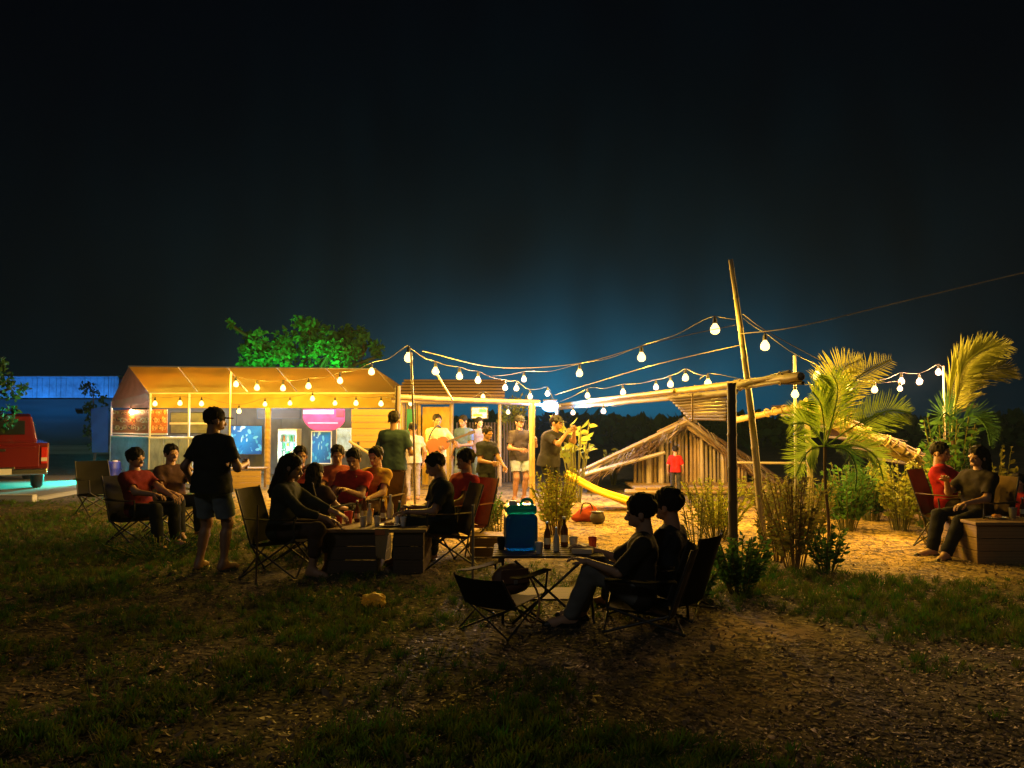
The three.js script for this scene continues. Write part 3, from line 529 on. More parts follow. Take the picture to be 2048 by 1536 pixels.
function board(name, label, cat, px0, py0, px1, py1, D, m, o = {}) { // an upright flat board or print in a thin frame
  const a = at(px0, py1, D), b = at(px1, py0, D), w = b.x - a.x, h = b.y - a.y, root = thing(name, label, cat, [(a.x + b.x) / 2, a.y, -D], o.yaw ?? 0);
  const g = new THREE.BoxGeometry(w, h, 0.03).translate(0, h / 2, 0); part(root, o.face ?? 'print', g, m);
  const t = o.t ?? 0.025; if (t) part(root, 'frame', [box(w + t * 2, t, 0.045, 0, h + t / 2 + 0.001, 0, 0.004), box(w + t * 2, t, 0.045, 0, -t / 2 - 0.001, 0, 0.004), box(t, h, 0.045, -w / 2 - t / 2 - 0.001, h / 2, 0, 0.004), box(t, h, 0.045, w / 2 + t / 2 + 0.001, h / 2, 0, 0.004)], o.frame ?? M.steelDark);
  return root;
}
{
  const m = mat([1, 1, 1], 0.5, { map: foodTex });
  const root = thing('food_banner', 'banner of food photographs wrapped round the stall corner', 'banner'), y0 = at(0, 866, 19).y, y1 = at(0, 817, 19).y - 0.02;
  const seg = (a, b) => { const L = a.distanceTo(b); return new THREE.BoxGeometry(L - 0.03, y1 - y0, 0.02).rotateY(Math.atan2(-(b.z - a.z), b.x - a.x)).translate((a.x + b.x) / 2, (y0 + y1) / 2, (a.z + b.z) / 2); };
  part(root, 'print', seg(at(226, HORIZON, 20.32), at(298, HORIZON, 19.06)), m); part(root, 'print', seg(at(301, HORIZON, 19.05), at(336, HORIZON, 19.05)), m);
  part(root, 'hem_pole', [rod(V(at(226, HORIZON, 20.32).x, y0 - 0.03, -20.3), V(at(298, HORIZON, 19.06).x, y0 - 0.03, -19.04), 0.018), rod(V(at(301, HORIZON, 19.05).x, y0 - 0.03, -19.04), V(at(336, HORIZON, 19.05).x, y0 - 0.03, -19.04), 0.018)], M.white);
}
board('menu_board', 'olive menu board hanging beside the food banner', 'board', 342, 826, 418, 866, 19.4, mat([0.22, 0.21, 0.10], 0.8, { map: stainTex }));
part(scene.getObjectByName('menu_board'), 'light_strip', box(1.0, 0.05, 0.02, 0, 0.24, 0.03, 0.004), mat([0.75, 0.66, 0.4], 0.5));
board('poster', 'large blue poster with pale spots on the stall wall', 'poster', 462, 852, 524, 908, 21.6, mat([1, 1, 1], 0.4, { map: blueTex }));
board('shelf_sign', 'plain dark brown header board above the glowing drinks fridge', 'board', 516, 818, 600, 836, 20.4, M.woodDark);
board('drinks_poster', 'tall bright blue drinks poster below the pink sign', 'poster', 624, 864, 662, 926, 21.2, mat([0.7, 0.9, 1], 0.4, { map: blueTex }), { frame: M.white });
board('drinks_poster', 'narrow pale blue poster right of the tall blue one', 'poster', 674, 858, 702, 900, 21.3, mat([0.45, 0.7, 0.95], 0.4, { map: stainTex }), { frame: M.white });
{ // pink scalloped arch sign
  const D = 20.0, a = at(606, 862, D), b = at(690, 818, D), w = b.x - a.x, h = b.y - a.y, root = thing('arch_sign', 'pink arched banner sign with red corner inside the stall', 'sign', [a.x, a.y, -D]);
  const sh = new THREE.Shape(); sh.moveTo(0, h); sh.lineTo(w, h); sh.lineTo(w, h * 0.45); sh.bezierCurveTo(w * 0.9, h * 0.1, w * 0.75, 0, w * 0.5, 0); sh.bezierCurveTo(w * 0.25, 0, w * 0.12, h * 0.1, 0, h * 0.55);
  part(root, 'cloth', new THREE.ExtrudeGeometry(sh, { depth: 0.02, bevelEnabled: false, curveSegments: 16 }), mat([0.6, 0.04, 0.15], 0.7, { map: stainTex }));
  part(root, 'band', box(w * 0.74, h * 0.2, 0.03, w * 0.37, h * 0.86, 0.012, 0.01), mat([0.66, 0.34, 0.34], 0.7));
  part(root, 'corner_patch', box(w * 0.2, h * 0.34, 0.03, w * 0.89, h * 0.8, 0.013, 0.01), mat([0.75, 0.02, 0.03], 0.6));
  part(root, 'stripe', box(w * 0.72, h * 0.07, 0.012, w * 0.48, h * 0.36, 0.024, 0.004), mat([0.7, 0.25, 0.4], 0.6));
}
{ // drinks fridge with a lit inside
  const D = 21, a = at(556, 955, D), b = at(592, 858, D), w = b.x - a.x, root = thing('display_fridge', 'glass fronted display fridge glowing pale green at stall centre', 'fridge', [(a.x + b.x) / 2, 0.02, -D]), h = b.y - 0.02;
  part(root, 'cabinet', [box(w, 0.1, 0.5, 0, 0.05, -0.25, 0.01), box(w, 0.14, 0.5, 0, h - 0.07, -0.25, 0.01), box(0.04, h, 0.5, -w / 2, h / 2, -0.25, 0.01), box(0.04, h, 0.5, w / 2, h / 2, -0.25, 0.01)], M.white);
  part(root, 'display_light', box(w - 0.06, h - 0.3, 0.02, 0, h / 2, -0.46, 0.004), glow(0.28, 0.72, 0.5, 1.0));
  for (let k = 1; k < 5; k++) { const s = part(root, 'shelf', box(w - 0.06, 0.015, 0.4, 0, 0.1 + k * (h - 0.24) / 5, -0.24, 0.002), M.metal); for (let i = 0; i < 4; i++) part(s, 'bottle', new THREE.CylinderGeometry(0.025, 0.035, 0.17, 8).translate(-0.14 + i * 0.1, 0.2 + k * (h - 0.24) / 5 - 0.015, -0.2), [mat([0.05, 0.4, 0.1], 0.2), mat([0.5, 0.15, 0.02], 0.2), mat([0.7, 0.7, 0.7], 0.2)][(i + k) % 3]); }
  const door = part(root, 'door', new THREE.BoxGeometry(w - 0.06, h - 0.26, 0.012).translate(0, h / 2, 0), M.glassClear); part(door, 'handle', box(0.02, 0.3, 0.03, w / 2 - 0.07, h / 2, 0.03, 0.006), M.metal);
  lampLight([0.5, 1, 0.8], 2.2, V((a.x + b.x) / 2, h * 0.6, -D + 0.1));
}
for (const [px, k, label] of [[500, 9, 'cool white tube lamp under the stall roof over the blue poster'], [648, 4, 'cool white tube lamp under the stall roof over the pink sign'], [350, 5, 'cool white tube lamp over the stall counter at its left end']]) {
  const p = at(px, 800, 19.5); p.y = 2.1; const root = thing('tube_lamp', label, 'lamp', p, 0, 'tube lamps of the food stall');
  part(root, 'housing', box(1.0, 0.04, 0.06, 0, 0.035, 0, 0.008), M.white); part(root, 'tube', new THREE.CylinderGeometry(0.014, 0.014, 0.94, 8).rotateZ(Math.PI / 2), glow(0.8, 0.92, 1, 6));
  for (const dx of [-0.3, 0.3]) lampLight([0.62, 0.82, 1], k * 0.95, p.clone().add(V(dx, -0.04, 0)));
}
{ // blue tarp hung at the outer corner, and a drum
  const a = at(184, 905, 22), b = at(216, 905, 22), c = at(216, 812, 22), d = at(182, 818, 22), t = shade(new THREE.Mesh(sheet(a, b, c, d, 6, 10, 0.02), mat([0.02, 0.09, 0.34], 0.5, { map: clothTex }))); t.name = 'tarp'; scene.add(t); tag(t, 'blue tarp hanging behind the outer corner of the stall', 'tarp');
  const D = 18.6, p = onGround(at(226, HORIZON, D)), dr = thing('drum', 'blue plastic drum standing at the stall corner', 'drum', p), blue = mat([0.015, 0.03, 0.42], 0.4);
  part(dr, 'barrel', new THREE.LatheGeometry([[0.001, 0], [0.19, 0], [0.2, 0.03], [0.2, 0.17], [0.215, 0.19], [0.2, 0.21], [0.2, 0.38], [0.215, 0.4], [0.2, 0.42], [0.2, 0.53], [0.17, 0.57], [0.001, 0.57]].map((q) => new THREE.Vector2(...q)), 20), blue); part(dr, 'lid', new THREE.CylinderGeometry(0.06, 0.06, 0.03, 14).translate(0.07, 0.58, 0), M.white);
}
{ // low plank counter in front of the stall
  const D = 17.6, a = at(463, 975, D), b = at(528, 948, D), root = thing('plank_counter', 'low yellow plank counter in front of the blue poster', 'counter', [(a.x + b.x) / 2, 0, -D]), w = b.x - a.x;
  for (let i = 0; i < 3; i++) part(root, 'plank', box(w, 0.13, 0.025, 0, 0.08 + i * 0.135, 0.2, 0.006), M.woodYellow);
  part(root, 'top', box(w + 0.08, 0.03, 0.46, 0, 0.46, 0, 0.008), M.wood); for (const s of [-1, 1]) part(root, 'leg', box(0.05, 0.45, 0.05, s * (w / 2 - 0.03), 0.22, -0.18, 0.006), M.wood);
}
{ // leaning wall of wide boards at the right end of the stall, cut on the slant
  const D = 16.6, root = thing('board_screen', 'slanted screen of lit yellow boards at the stall end', 'screen');
  const n = 9; for (let i = 0; i < n; i++) {
    const y0 = lerp(818, 936, i / n), y1 = lerp(818, 936, (i + 1) / n), xl = y1 < 888 ? 703 : lerp(703, 798, (y1 - 888) / 52), xr = lerp(800, 806, i / n), a = at(xl, y1, D), b = at(Math.max(xr, xl + 8), y0, D);
    part(root, 'plank', box(b.x - a.x, b.y - a.y - 0.008, 0.025, (a.x + b.x) / 2, (a.y + b.y) / 2, -D + 0.012 * Math.sin(i * 2.3), 0.006), M.woodYellow);
  }
  part(root, 'brace', rod(at(700, 882, D + 0.05).setZ(-D + 0.05), at(806, 948, D).setZ(-D + 0.05), 0.03), M.bambooPale);
  for (const px of [712, 796]) part(root, 'post', rod(atDepth(px, D + 0.05), at(px, 816, D + 0.05), 0.035), M.bamboo);
}
{ // pale pole carrying the first string
  const p = atDepth(458, 17.1), root = thing('bamboo_pole', 'thin pale pole standing before the stall, holding a string of bulbs', 'pole', p); part(root, 'cane', cane(V(0, -0.2, 0), V(0.02, at(0, 744, 17.1).y - p.y, 0), 0.028, { node: 0.33 }), M.bambooPale);
}

// ---------------------------------------------------------------- the bamboo booth in the middle
{
  const D = 18.2, root = thing('bamboo_booth', 'bamboo booth with a bright yellow doorway behind the guitarist', 'booth');
  const yellow = mat([0.72, 0.47, 0.05], 0.7, { map: stainTex });
  const x = (px, d = D) => at(px, HORIZON, d).x, y = (py, d = D) => at(0, py, d).y;
  for (let px = 802; px < 838; px += 6.2) part(root, 'slat', cane(V(x(px), 0, -D), V(x(px), y(806), -D), 0.035), M.bamboo);
  part(root, 'door_panel', box(x(898) - x(842), y(812) - 0.02, 0.05, (x(898) + x(842)) / 2, y(812) / 2, -D - 0.3, 0.008), yellow);
  part(root, 'door_frame', [box(0.07, y(810), 0.1, x(839), y(810) / 2, -D, 0.008), box(0.07, y(810), 0.1, x(902), y(810) / 2, -D, 0.008), box(x(902) - x(839) + 0.07, 0.08, 0.1, (x(902) + x(839)) / 2, y(808) + 0.03, -D, 0.008)], M.woodYellow);
  part(root, 'green_panel', box(0.2, y(818) - y(918), 0.03, x(823), (y(818) + y(918)) / 2, -D + 0.09, 0.008), mat([0.02, 0.24, 0.10], 0.6));
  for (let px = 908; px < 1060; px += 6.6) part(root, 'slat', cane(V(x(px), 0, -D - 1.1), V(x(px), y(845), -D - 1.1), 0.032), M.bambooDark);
  for (const px of [806, 905, 1000, 1060]) part(root, 'post', cane(V(x(px), -0.1, -D + 0.15), V(x(px), y(800), -D + 0.15), 0.05), M.bamboo);
  // roof: courses of thatch on canes
  for (let i = 0; i < 7; i++) { const z = -D + 0.8 - i * 0.33, yy = 2.02 + i * 0.085; part(root, 'thatch_course', box(x(1010) - x(795), 0.06, 0.42, (x(1010) + x(795)) / 2, yy, z, 0.02).translate(0, 0, 0), M.thatch); }
  part(root, 'rafter', cane(V(x(796), 1.98, -D + 0.9), V(x(1012), 1.98, -D + 0.9), 0.05), M.bambooPale);
}
board('booth_sign', 'small white and green sign hanging right of the yellow doorway', 'sign', 944, 816, 974, 836, 17.4, canvasMat());
function canvasMat() { return mat([1, 1, 1], 0.5, { map: canvasTex(128, 96, (c, w, h) => { c.fillStyle = '#dfe8e0'; c.fillRect(0, 0, w, h); c.fillStyle = '#2f9a77'; c.fillRect(60, 8, 62, 34); c.fillStyle = '#c98f4a'; c.fillRect(10, 58, 80, 22); }) }); }

// ---------------------------------------------------------------- bamboo rails, posts and poles
{ // long double beam from the planks by the dark post back to the far corner
  const root = thing('bamboo_beam', 'long double bamboo beam running back from the dark post', 'beam');
  part(root, 'cane', cane(at(1602, 753, 7.7), at(1112, 811, 19), 0.045, { taper: 0.9, bow: 0 }), M.bamboo);
  part(root, 'cane', cane(at(1470, 784, 8.9), at(1105, 818, 19.4), 0.04, { taper: 0.9, bow: 0.03 }), M.bambooGrey);
  part(root, 'cane', cane(at(1350, 782, 10.2), at(1180, 800, 15.5), 0.03, { bow: 0.02 }), M.bamboo);
  const r2 = thing('bamboo_bundle', 'bundle of pale canes lashed on top of the dark post', 'bamboo bundle');
  [[1468, 778, 9.0, 1600, 757, 7.75], [1466, 768, 9.0, 1597, 748, 7.8], [1470, 763, 9.2, 1606, 766, 7.8], [1476, 772, 8.8, 1580, 744, 8.1]].forEach(([a, b, c, d, e, f], i) => part(r2, 'cane', cane(at(a, b, c), at(d, e, f), 0.025 + 0.005 * (i % 2)), [M.bambooPale, M.bamboo, M.bambooGrey][i % 3]));
  for (const [px, py, D] of [[1480, 770, 8.9], [1560, 757, 8.1]]) part(r2, 'lashing', new THREE.TorusGeometry(0.066, 0.010, 6, 16).rotateY(Math.PI / 2).translate(...at(px, py, D).toArray()), M.rope);
}
{
  const root = thing('bamboo_beam', 'double bamboo beam spanning from the stall post to the right', 'beam');
  part(root, 'cane', cane(at(798, 793, 13.4), at(1078, 803, 16), 0.045, { bow: 0.02 }), M.bamboo);
  part(root, 'cane', cane(at(800, 800, 13.6), at(1120, 812, 17), 0.04, { bow: -0.04 }), M.bambooPale);
  part(root, 'cane', cane(at(870, 742, 12.4), at(905, 800, 13.2), 0.02), M.bambooPale);
}
function pole(label, px, D, topPy, r, m, o = {}) {
  const p = atDepth(px, D), t = at(o.topPx ?? px, topPy, o.topD ?? D).sub(p), root = thing(o.name ?? 'bamboo_post', label, o.cat ?? 'post', p);
  part(root, o.name === 'metal_post' ? 'tube' : 'cane', o.name === 'metal_post' ? rod(V(0, -0.2, 0), t, r) : cane(V(0, -0.2, 0), t, r, o), m); return root;
}
pole('thick dark bamboo post standing right of the couple on camp chairs', 1463, 8.2, 766, 0.05, M.bambooDark, { seg: 10, taper: 0.95, bow: 0.0 });
pole('dark post with the big bulb standing behind the left table', 796, 12.6, 772, 0.05, M.bambooDark, { taper: 0.9 });
pole('tall weathered bamboo pole slanting to the left above everything', 1526, 9.4, 519, 0.055, M.bambooPale, { topPx: 1461, topD: 9.3, taper: 0.5, bow: 0.04 });
pole('thin grey metal post right of the slanted bamboo pole', 1589, 10.2, 711, 0.02, M.metal, { name: 'metal_post' });
pole('yellow lit bamboo post between the two standing people', 1065, 14, 806, 0.055, mat([0.6, 0.42, 0.1], 0.5, { map: bambooTex }), { taper: 0.9 });
pole('thin bamboo stick up to the big bulb', 832, 11, 705, 0.018, M.bambooPale, { topPx: 822, topD: 10.5 });
pole('thin pole beside the far right palm, end of a string', 1887, 12.1, 732, 0.022, M.bambooPale);
pole('thin dark stake behind the right hand sitter of the couple', 1373, 6.1, 1140, 0.012, M.woodDark, { name: 'stake', cat: 'stake' });
pole('short twiggy stake left of the low front table', 946, 6.4, 1010, 0.013, M.bambooGrey, { name: 'stake', cat: 'stake' });
pole('thin stake before the woman at the crate table', 516, 7.4, 1010, 0.011, M.woodDark, { name: 'stake', cat: 'stake' });
{ // mat of split bamboo hung below the beam
  const root = thing('bamboo_mat', 'sheet of split bamboo hanging below the long beam', 'mat'), m = M.bambooDark;
  for (let i = 0; i < 9; i++) { const t = i / 9; part(root, 'slat', cane(at(lerp(1338, 1385, t), lerp(795, 842, t), lerp(10.6, 10.9, t)), at(1454, lerp(785, 846, t), lerp(9.3, 9.6, t)), 0.024), i % 3 ? m : M.bambooGrey); }
  for (const px of [1385, 1440]) part(root, 'batten', rod(at(px, 786, 9.9), at(px, 842, 10.0), 0.012), M.bamboo);
}
function cable(label, pts, r = 0.006, cat = 'cable') { const m = shade(new THREE.Mesh(tube(pts, r * 0.75, 5, pts.length * 8), M.rope)); m.name = numbered('cable'); scene.add(m); return tag(m, label, cat); }
cable('pale cable rising from the slanted pole to the upper right', [at(1478, 668, 9.2), at(1600, 652, 7.8), at(1800, 604, 7.2), at(2060, 542, 6.5)], 0.0065);
cable('cable falling from the slanted pole to the palms at right', [at(1486, 628, 9.2), at(1530, 660, 8.4), at(1640, 720, 9.2), at(1700, 752, 9.9)], 0.006);
cable('upper slack cable from the slanted pole back to the stall', [at(1470, 650, 9.2), at(1330, 680, 9), at(1150, 728, 11), at(985, 734, 13), at(845, 702, 11.2)], 0.006);
cable('lower slack cable from the dark post to the far corner', [at(1482, 690, 9.3), at(1340, 722, 10), at(1200, 762, 12.5), at(1110, 790, 15.5)], 0.006);
{ // blue lamp at the far corner
  const p = at(1100, 812, 16.5), root = thing('blue_lamp', 'bright blue lamp on the far corner of the beams', 'lamp', p);
  part(root, 'housing', box(0.3, 0.04, 0.1, 0, 0.12, 0, 0.01), M.steelDark); part(root, 'lamp_face', new THREE.SphereGeometry(0.13, 14, 10).scale(1.4, 1, 0.8), glow(0.08, 0.5, 1, 4)); part(root, 'bracket', rod(V(0, 0.13, 0), V(0.05, 0.25, -0.1), 0.012), M.steelDark);
  lampLight([0.05, 0.32, 1], 26, p);
  const post = pole('bamboo post under the blue lamp at the far corner', 1113, 16.8, 804, 0.045, M.bambooGrey);
}

// ---------------------------------------------------------------- A-frame bamboo hut
{
  const D = 17, root = thing('bamboo_hut', 'low bamboo hut with a lit pointed gable', 'hut'), ap = at(1378, 840, D - 0.4), lf = at(1166, 950, D - 0.4), rt = at(1592, 984, D - 0.4), back = V(0.5, 0, -3.2);
  const down = (a, b, n, m, r, off) => { for (let i = 0; i < n; i++) part(root, 'rafter', cane(a.clone().add(V(rr(-0.05, 0.05), off * i, -0.05 * i)), b.clone().add(V(rr(-0.15, 0.15), off * i + rr(-0.06, 0.06), -0.05 * i)), r * rr(0.75, 1.1), { taper: 0.8, bow: rr(-0.09, 0.09) }), m[i % m.length]); };
  down(ap.clone().add(V(0.12, 0.05, 0)), lf, 3, [M.bamboo, M.bambooGrey, M.bambooDark], 0.05, -0.055); down(ap.clone().add(V(-0.12, 0.06, 0)), rt, 3, [M.bambooGrey, M.bambooDark, M.bamboo], 0.055, -0.06);
  // slopes: overlapping courses of thatch
  seed(15);
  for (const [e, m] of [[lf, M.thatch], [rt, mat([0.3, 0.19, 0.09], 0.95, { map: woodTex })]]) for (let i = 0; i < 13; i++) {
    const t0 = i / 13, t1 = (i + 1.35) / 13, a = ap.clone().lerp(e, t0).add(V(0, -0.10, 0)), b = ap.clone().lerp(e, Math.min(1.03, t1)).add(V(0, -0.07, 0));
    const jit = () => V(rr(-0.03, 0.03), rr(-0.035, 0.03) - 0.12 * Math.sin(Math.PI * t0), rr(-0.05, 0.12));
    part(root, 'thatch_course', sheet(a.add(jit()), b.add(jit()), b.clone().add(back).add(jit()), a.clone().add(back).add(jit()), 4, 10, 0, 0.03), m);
    const dn = e.clone().sub(ap).normalize(), straws = []; for (let k = 0; k < 46; k++) { const p = b.clone().addScaledVector(back, Math.pow(rnd(), 2)).add(V(0, 0.02, rr(0, 0.1))), L = rr(0.12, 0.34); straws.push(rod(p.clone().addScaledVector(dn, -L * 0.6), p.clone().addScaledVector(dn, L * 0.5).add(V(rr(-0.06, 0.06), -0.5 * L * rnd(), rr(-0.05, 0.12))), 0.009, 0.003, 3)); }
    part(root, 'straw', straws, rnd() < 0.4 ? M.bamboo : m).userData.kind = 'stuff';
  }
  for (const e of [lf, rt]) for (let s2 = 0; s2 < 4; s2++) { // straw hanging off the front edge, and loose sticks laid on it
    const st = []; for (let k = 0; k < 60; k++) { const p = ap.clone().lerp(e, (s2 + rnd()) / 4).add(V(0, rr(-0.16, 0.08), rr(-0.25, 0.12))), L = rr(0.12, 0.42); st.push(rod(p, p.clone().add(V((e.x > ap.x ? 1 : -1) * L * rr(0.2, 0.8), -L * rr(0.5, 1), rr(-0.06, 0.1))), 0.011, 0.003, 3)); }
    part(root, 'straw', st, s2 % 2 ? M.thatch : M.bambooGrey).userData.kind = 'stuff';
    for (let k = 0; k < 2; k++) { const t = (s2 + rnd()) / 4.6, p = ap.clone().lerp(e, t).add(V(0, rr(0, 0.06), rr(-0.3, 0))); part(root, 'loose_stick', cane(p, ap.clone().lerp(e, Math.min(1.06, t + rr(0.2, 0.4))).add(V(0, rr(-0.08, 0.1), rr(-0.3, 0.05))), rr(0.015, 0.03)), [M.bambooGrey, M.bamboo, M.bambooDark][k % 3]); }
  }
  part(root, 'ridge_pole', cane(ap.clone().add(V(0, 0.03, 0.25)), ap.clone().add(back), 0.05), M.bamboo);
  const roofY = (x) => { const e = x < ap.x ? lf : rt; return lerp(ap.y, e.y, (x - ap.x) / (e.x - ap.x)) - 0.16; };
  // front wall of upright canes behind the rafters
  const x0 = at(1272, HORIZON, D).x, x1 = at(1500, HORIZON, D).x; seed(5);
  for (let x = x0; x < x1; x += rr(0.075, 0.1)) { const h = roofY(x); if (h > 0.35) part(root, 'wall_cane', cane(V(x, 0.1, -D - rr(0.15, 0.22)), V(x + rr(-0.01, 0.01), h, -D - 0.18), rr(0.034, 0.046)), [M.bamboo, M.bamboo, M.bambooPale, M.bambooGrey][Math.floor(rnd() * 4)]); }
  for (const px of [1296, 1322, 1402, 1444]) { const x = at(px, HORIZON, D).x; part(root, 'post', cane(V(x, 0, -D + 0.02), V(x, roofY(x), -D + 0.02), px > 1400 ? 0.05 : 0.07), M.bambooPale); }
  for (let i = 0; i < 12; i++) { const w = (x1 - x0 + 0.4) / 12; part(root, 'floor_board', box(w - 0.012, 0.05, 1.5, x0 - 0.2 + w * (i + 0.5), 0.14 + 0.004 * (i % 3), -D + 0.3, 0.008), M.woodYellow); }
  part(root, 'floor_beam', cane(V(x0 - 0.4, 0.07, -D + 1.0), V(x1 + 0.3, 0.07, -D + 1.0), 0.06), M.bamboo);
  part(root, 'cross_pole', cane(at(1165, 950, D - 0.5), at(1330, 905, D - 0.5), 0.05), M.bambooPale);
}
{ // second hut: a ridge cane and a long sloping rake wound with rope
  const root = thing('bamboo_lean_to', 'bamboo lean-to with a rope wound ridge sloping down to the right', 'lean-to'), a = at(1468, 841, 13), b = at(1612, 808, 11.6), c = at(1896, 938, 11.4);
  const pale = mat([0.46, 0.33, 0.11], 0.7, { map: bambooTex });
  part(root, 'ridge_pole', [cane(a, b.clone().add(V(0.1, 0.0, 0)), 0.055, { bow: 0 })], M.bamboo);
  part(root, 'rake', cane(b, c, 0.065, { bow: 0.04, taper: 0.85, seg: 10 }), pale); part(root, 'rake', cane(b.clone().add(V(0.05, -0.11, -0.1)), c.clone().add(V(0.02, -0.1, -0.1)), 0.055, { bow: 0.04 }), pale);
  part(root, 'rake', cane(b.clone().add(V(0, -0.02, -0.16)), c.clone().add(V(-0.1, 0.02, -0.2)), 0.05), M.bamboo);
  const ropes = [mat([0.5, 0.38, 0.17], 0.85), mat([0.33, 0.25, 0.12], 0.9), mat([0.2, 0.15, 0.08], 0.9)];
  seed(8); for (const [p, q, n] of [[a.clone().lerp(b, 0.3), b, 6], [b, c, 15]]) for (let i = 0; i < n; i++) { const u = p.clone().lerp(q, (i + rr(-0.3, 1.3)) / n).add(V(0, 0, 0)); const t = new THREE.TorusGeometry(q === b ? 0.06 : rr(0.07, 0.085), rr(0.010, 0.022), 6, 12); between(t.rotateX(Math.PI / 2), u, u.clone().add(q.clone().sub(p).applyAxisAngle(V(0, 0, 1), rr(-0.3, 0.3)))); part(root, 'rope_turn', t, ropes[Math.floor(rnd() * 3)]); }
  { const st = []; for (let i = 0; i < 150; i++) { const p = b.clone().lerp(c, rnd()).add(V(0, rr(-0.1, 0.07), rr(-0.1, 0.08))), L = rr(0.12, 0.4); st.push(rod(p, p.clone().add(V(L * rr(0.1, 1), -L * rr(0.2, 0.9), rr(-0.1, 0.14))), 0.011, 0.003, 3)); } part(root, 'straw', st, M.bambooGrey).userData.kind = 'stuff'; }
  for (let i = 0; i < 7; i++) { const t = rr(0, 0.75), p = b.clone().lerp(c, t).add(V(0, rr(-0.08, 0.08), rr(-0.12, 0.05))); part(root, 'loose_stick', cane(p, b.clone().lerp(c, t + rr(0.2, 0.4)).add(V(0, rr(-0.12, 0.1), rr(-0.12, 0.08))), rr(0.016, 0.034)), [M.bamboo, M.bambooGrey, M.bambooDark][i % 3]); }
  part(root, 'post', cane(V(b.x + 0.06, -0.1, b.z), b, 0.05), M.bambooGrey); part(root, 'post', cane(V(c.x, -0.1, c.z), c, 0.05), M.bamboo);
  for (let i = 0; i < 5; i++) { const p = b.clone().lerp(c, (i + 0.5) / 5); part(root, 'purlin', cane(p.clone().add(V(0, -0.06, 0.1)), p.clone().add(V(0.2, -0.06, -2.2)), 0.03), M.bambooGrey); }
  for (let i = 0; i < 9; i++) { const p = b.clone().lerp(c, i / 9), q = b.clone().lerp(c, (i + 1.3) / 9), bk = V(0.2, 0.02, -2.2); part(root, 'thatch_course', sheet(p, q, q.clone().add(bk), p.clone().add(bk), 3, 8, 0, 0.03), M.thatch); }
  part(root, 'rail', cane(at(1462, 925, 12.8), at(1612, 926, 11.7), 0.022), M.bambooGrey);
}
{ // yellow sloping board like a slide
  const root = thing('yellow_slide', 'bright yellow sloping slide board in front of the bamboo hut', 'slide'), y = mat([0.85, 0.60, 0.02], 0.4), a = at(1130, 955, 13.2), b = at(1262, 1012, 13.0), n = 5, dz = V(0.08, 0, -0.7);
  for (let i = 0; i < n; i++) { const p = a.clone().addScaledVector(dz, i / n), q = b.clone().addScaledVector(dz, i / n); part(root, 'plank', sheet(p, q, q.clone().addScaledVector(dz, 0.96 / n), p.clone().addScaledVector(dz, 0.96 / n), 8, 1, 0.05, 0.03), y); }
  for (const k of [-0.03, 1.02]) part(root, 'side_rim', tube([a.clone().addScaledVector(dz, k).add(V(0, 0.05, 0)), a.clone().lerp(b, 0.5).addScaledVector(dz, k).add(V(0, -0.01, 0)), b.clone().addScaledVector(dz, k).add(V(0, 0.05, 0))], 0.035, 8), y);
  for (const k of [0.1, 0.9]) { const p = a.clone().addScaledVector(dz, k); part(root, 'leg', rod(V(p.x + 0.03, -0.05, p.z), p.clone().add(V(0.03, -0.02, 0)), 0.025), M.metal); }
}

// ---------------------------------------------------------------- vegetation
const leafMat = (c, k = 0.35) => { const m = new THREE.MeshPhysicalMaterial({ roughness: 0.95, transmission: k, thickness: 0, side: THREE.DoubleSide, specularIntensity: 0.4 }); m.color.setRGB(...c); return m; };
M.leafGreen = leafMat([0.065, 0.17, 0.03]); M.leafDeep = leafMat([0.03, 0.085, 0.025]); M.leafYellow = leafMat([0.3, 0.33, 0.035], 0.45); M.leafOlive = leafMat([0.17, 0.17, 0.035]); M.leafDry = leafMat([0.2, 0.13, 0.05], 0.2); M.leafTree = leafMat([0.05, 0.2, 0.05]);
M.bark = mat([0.12, 0.085, 0.055], 0.9, { map: woodTex });
function leafGeo(w = 0.42, fold = 0.12, droop = 0.18) { // a leaf of length 1 along +y, folded along its rib
  const pos = [], idx = [], prof = [[0, 0.02], [0.25, 0.8], [0.5, 1], [0.78, 0.62], [1, 0]];
  prof.forEach(([y, k]) => { const z = -droop * y * y; pos.push(-w / 2 * k, y, z + fold * k * w, 0, y, z, w / 2 * k, y, z + fold * k * w); });
  for (let i = 0; i < prof.length - 1; i++) { const a = i * 3; idx.push(a, a + 1, a + 3, a + 1, a + 4, a + 3, a + 1, a + 2, a + 4, a + 2, a + 5, a + 4); }
  const g = new THREE.BufferGeometry(); g.setAttribute('position', new THREE.Float32BufferAttribute(pos, 3)); g.setAttribute('uv', new THREE.Float32BufferAttribute(new Float32Array(pos.length / 3 * 2), 2)); g.setIndex(idx); g.computeVertexNormals(); return g;
}
const LEAF = { broad: leafGeo(0.6), oval: leafGeo(0.42), thin: leafGeo(0.2, 0.1, 0.3), blade: leafGeo(0.09, 0.1, 0.45) };
const dummy = new THREE.Object3D();
function instances(parent, name, geo, m, list, kind) { // list of [x, y, z, dir, size, tint]
  const o = shade(new THREE.InstancedMesh(geo, m, list.length)); o.name = numbered(name); const c = new THREE.Color(), q = new THREE.Quaternion(), q2 = new THREE.Quaternion();
  list.forEach(([p, dir, s, t, roll], i) => { q.setFromUnitVectors(UP, dir); q2.setFromAxisAngle(UP, roll ?? rnd() * 6.28); dummy.position.copy(p); dummy.quaternion.copy(q).multiply(q2); dummy.scale.setScalar(s); dummy.updateMatrix(); o.setMatrixAt(i, dummy.matrix); o.setColorAt(i, Array.isArray(t) ? c.setRGB(...t) : c.setScalar(t)); });
  parent.add(o); if (kind) o.userData.kind = kind; return o;
}
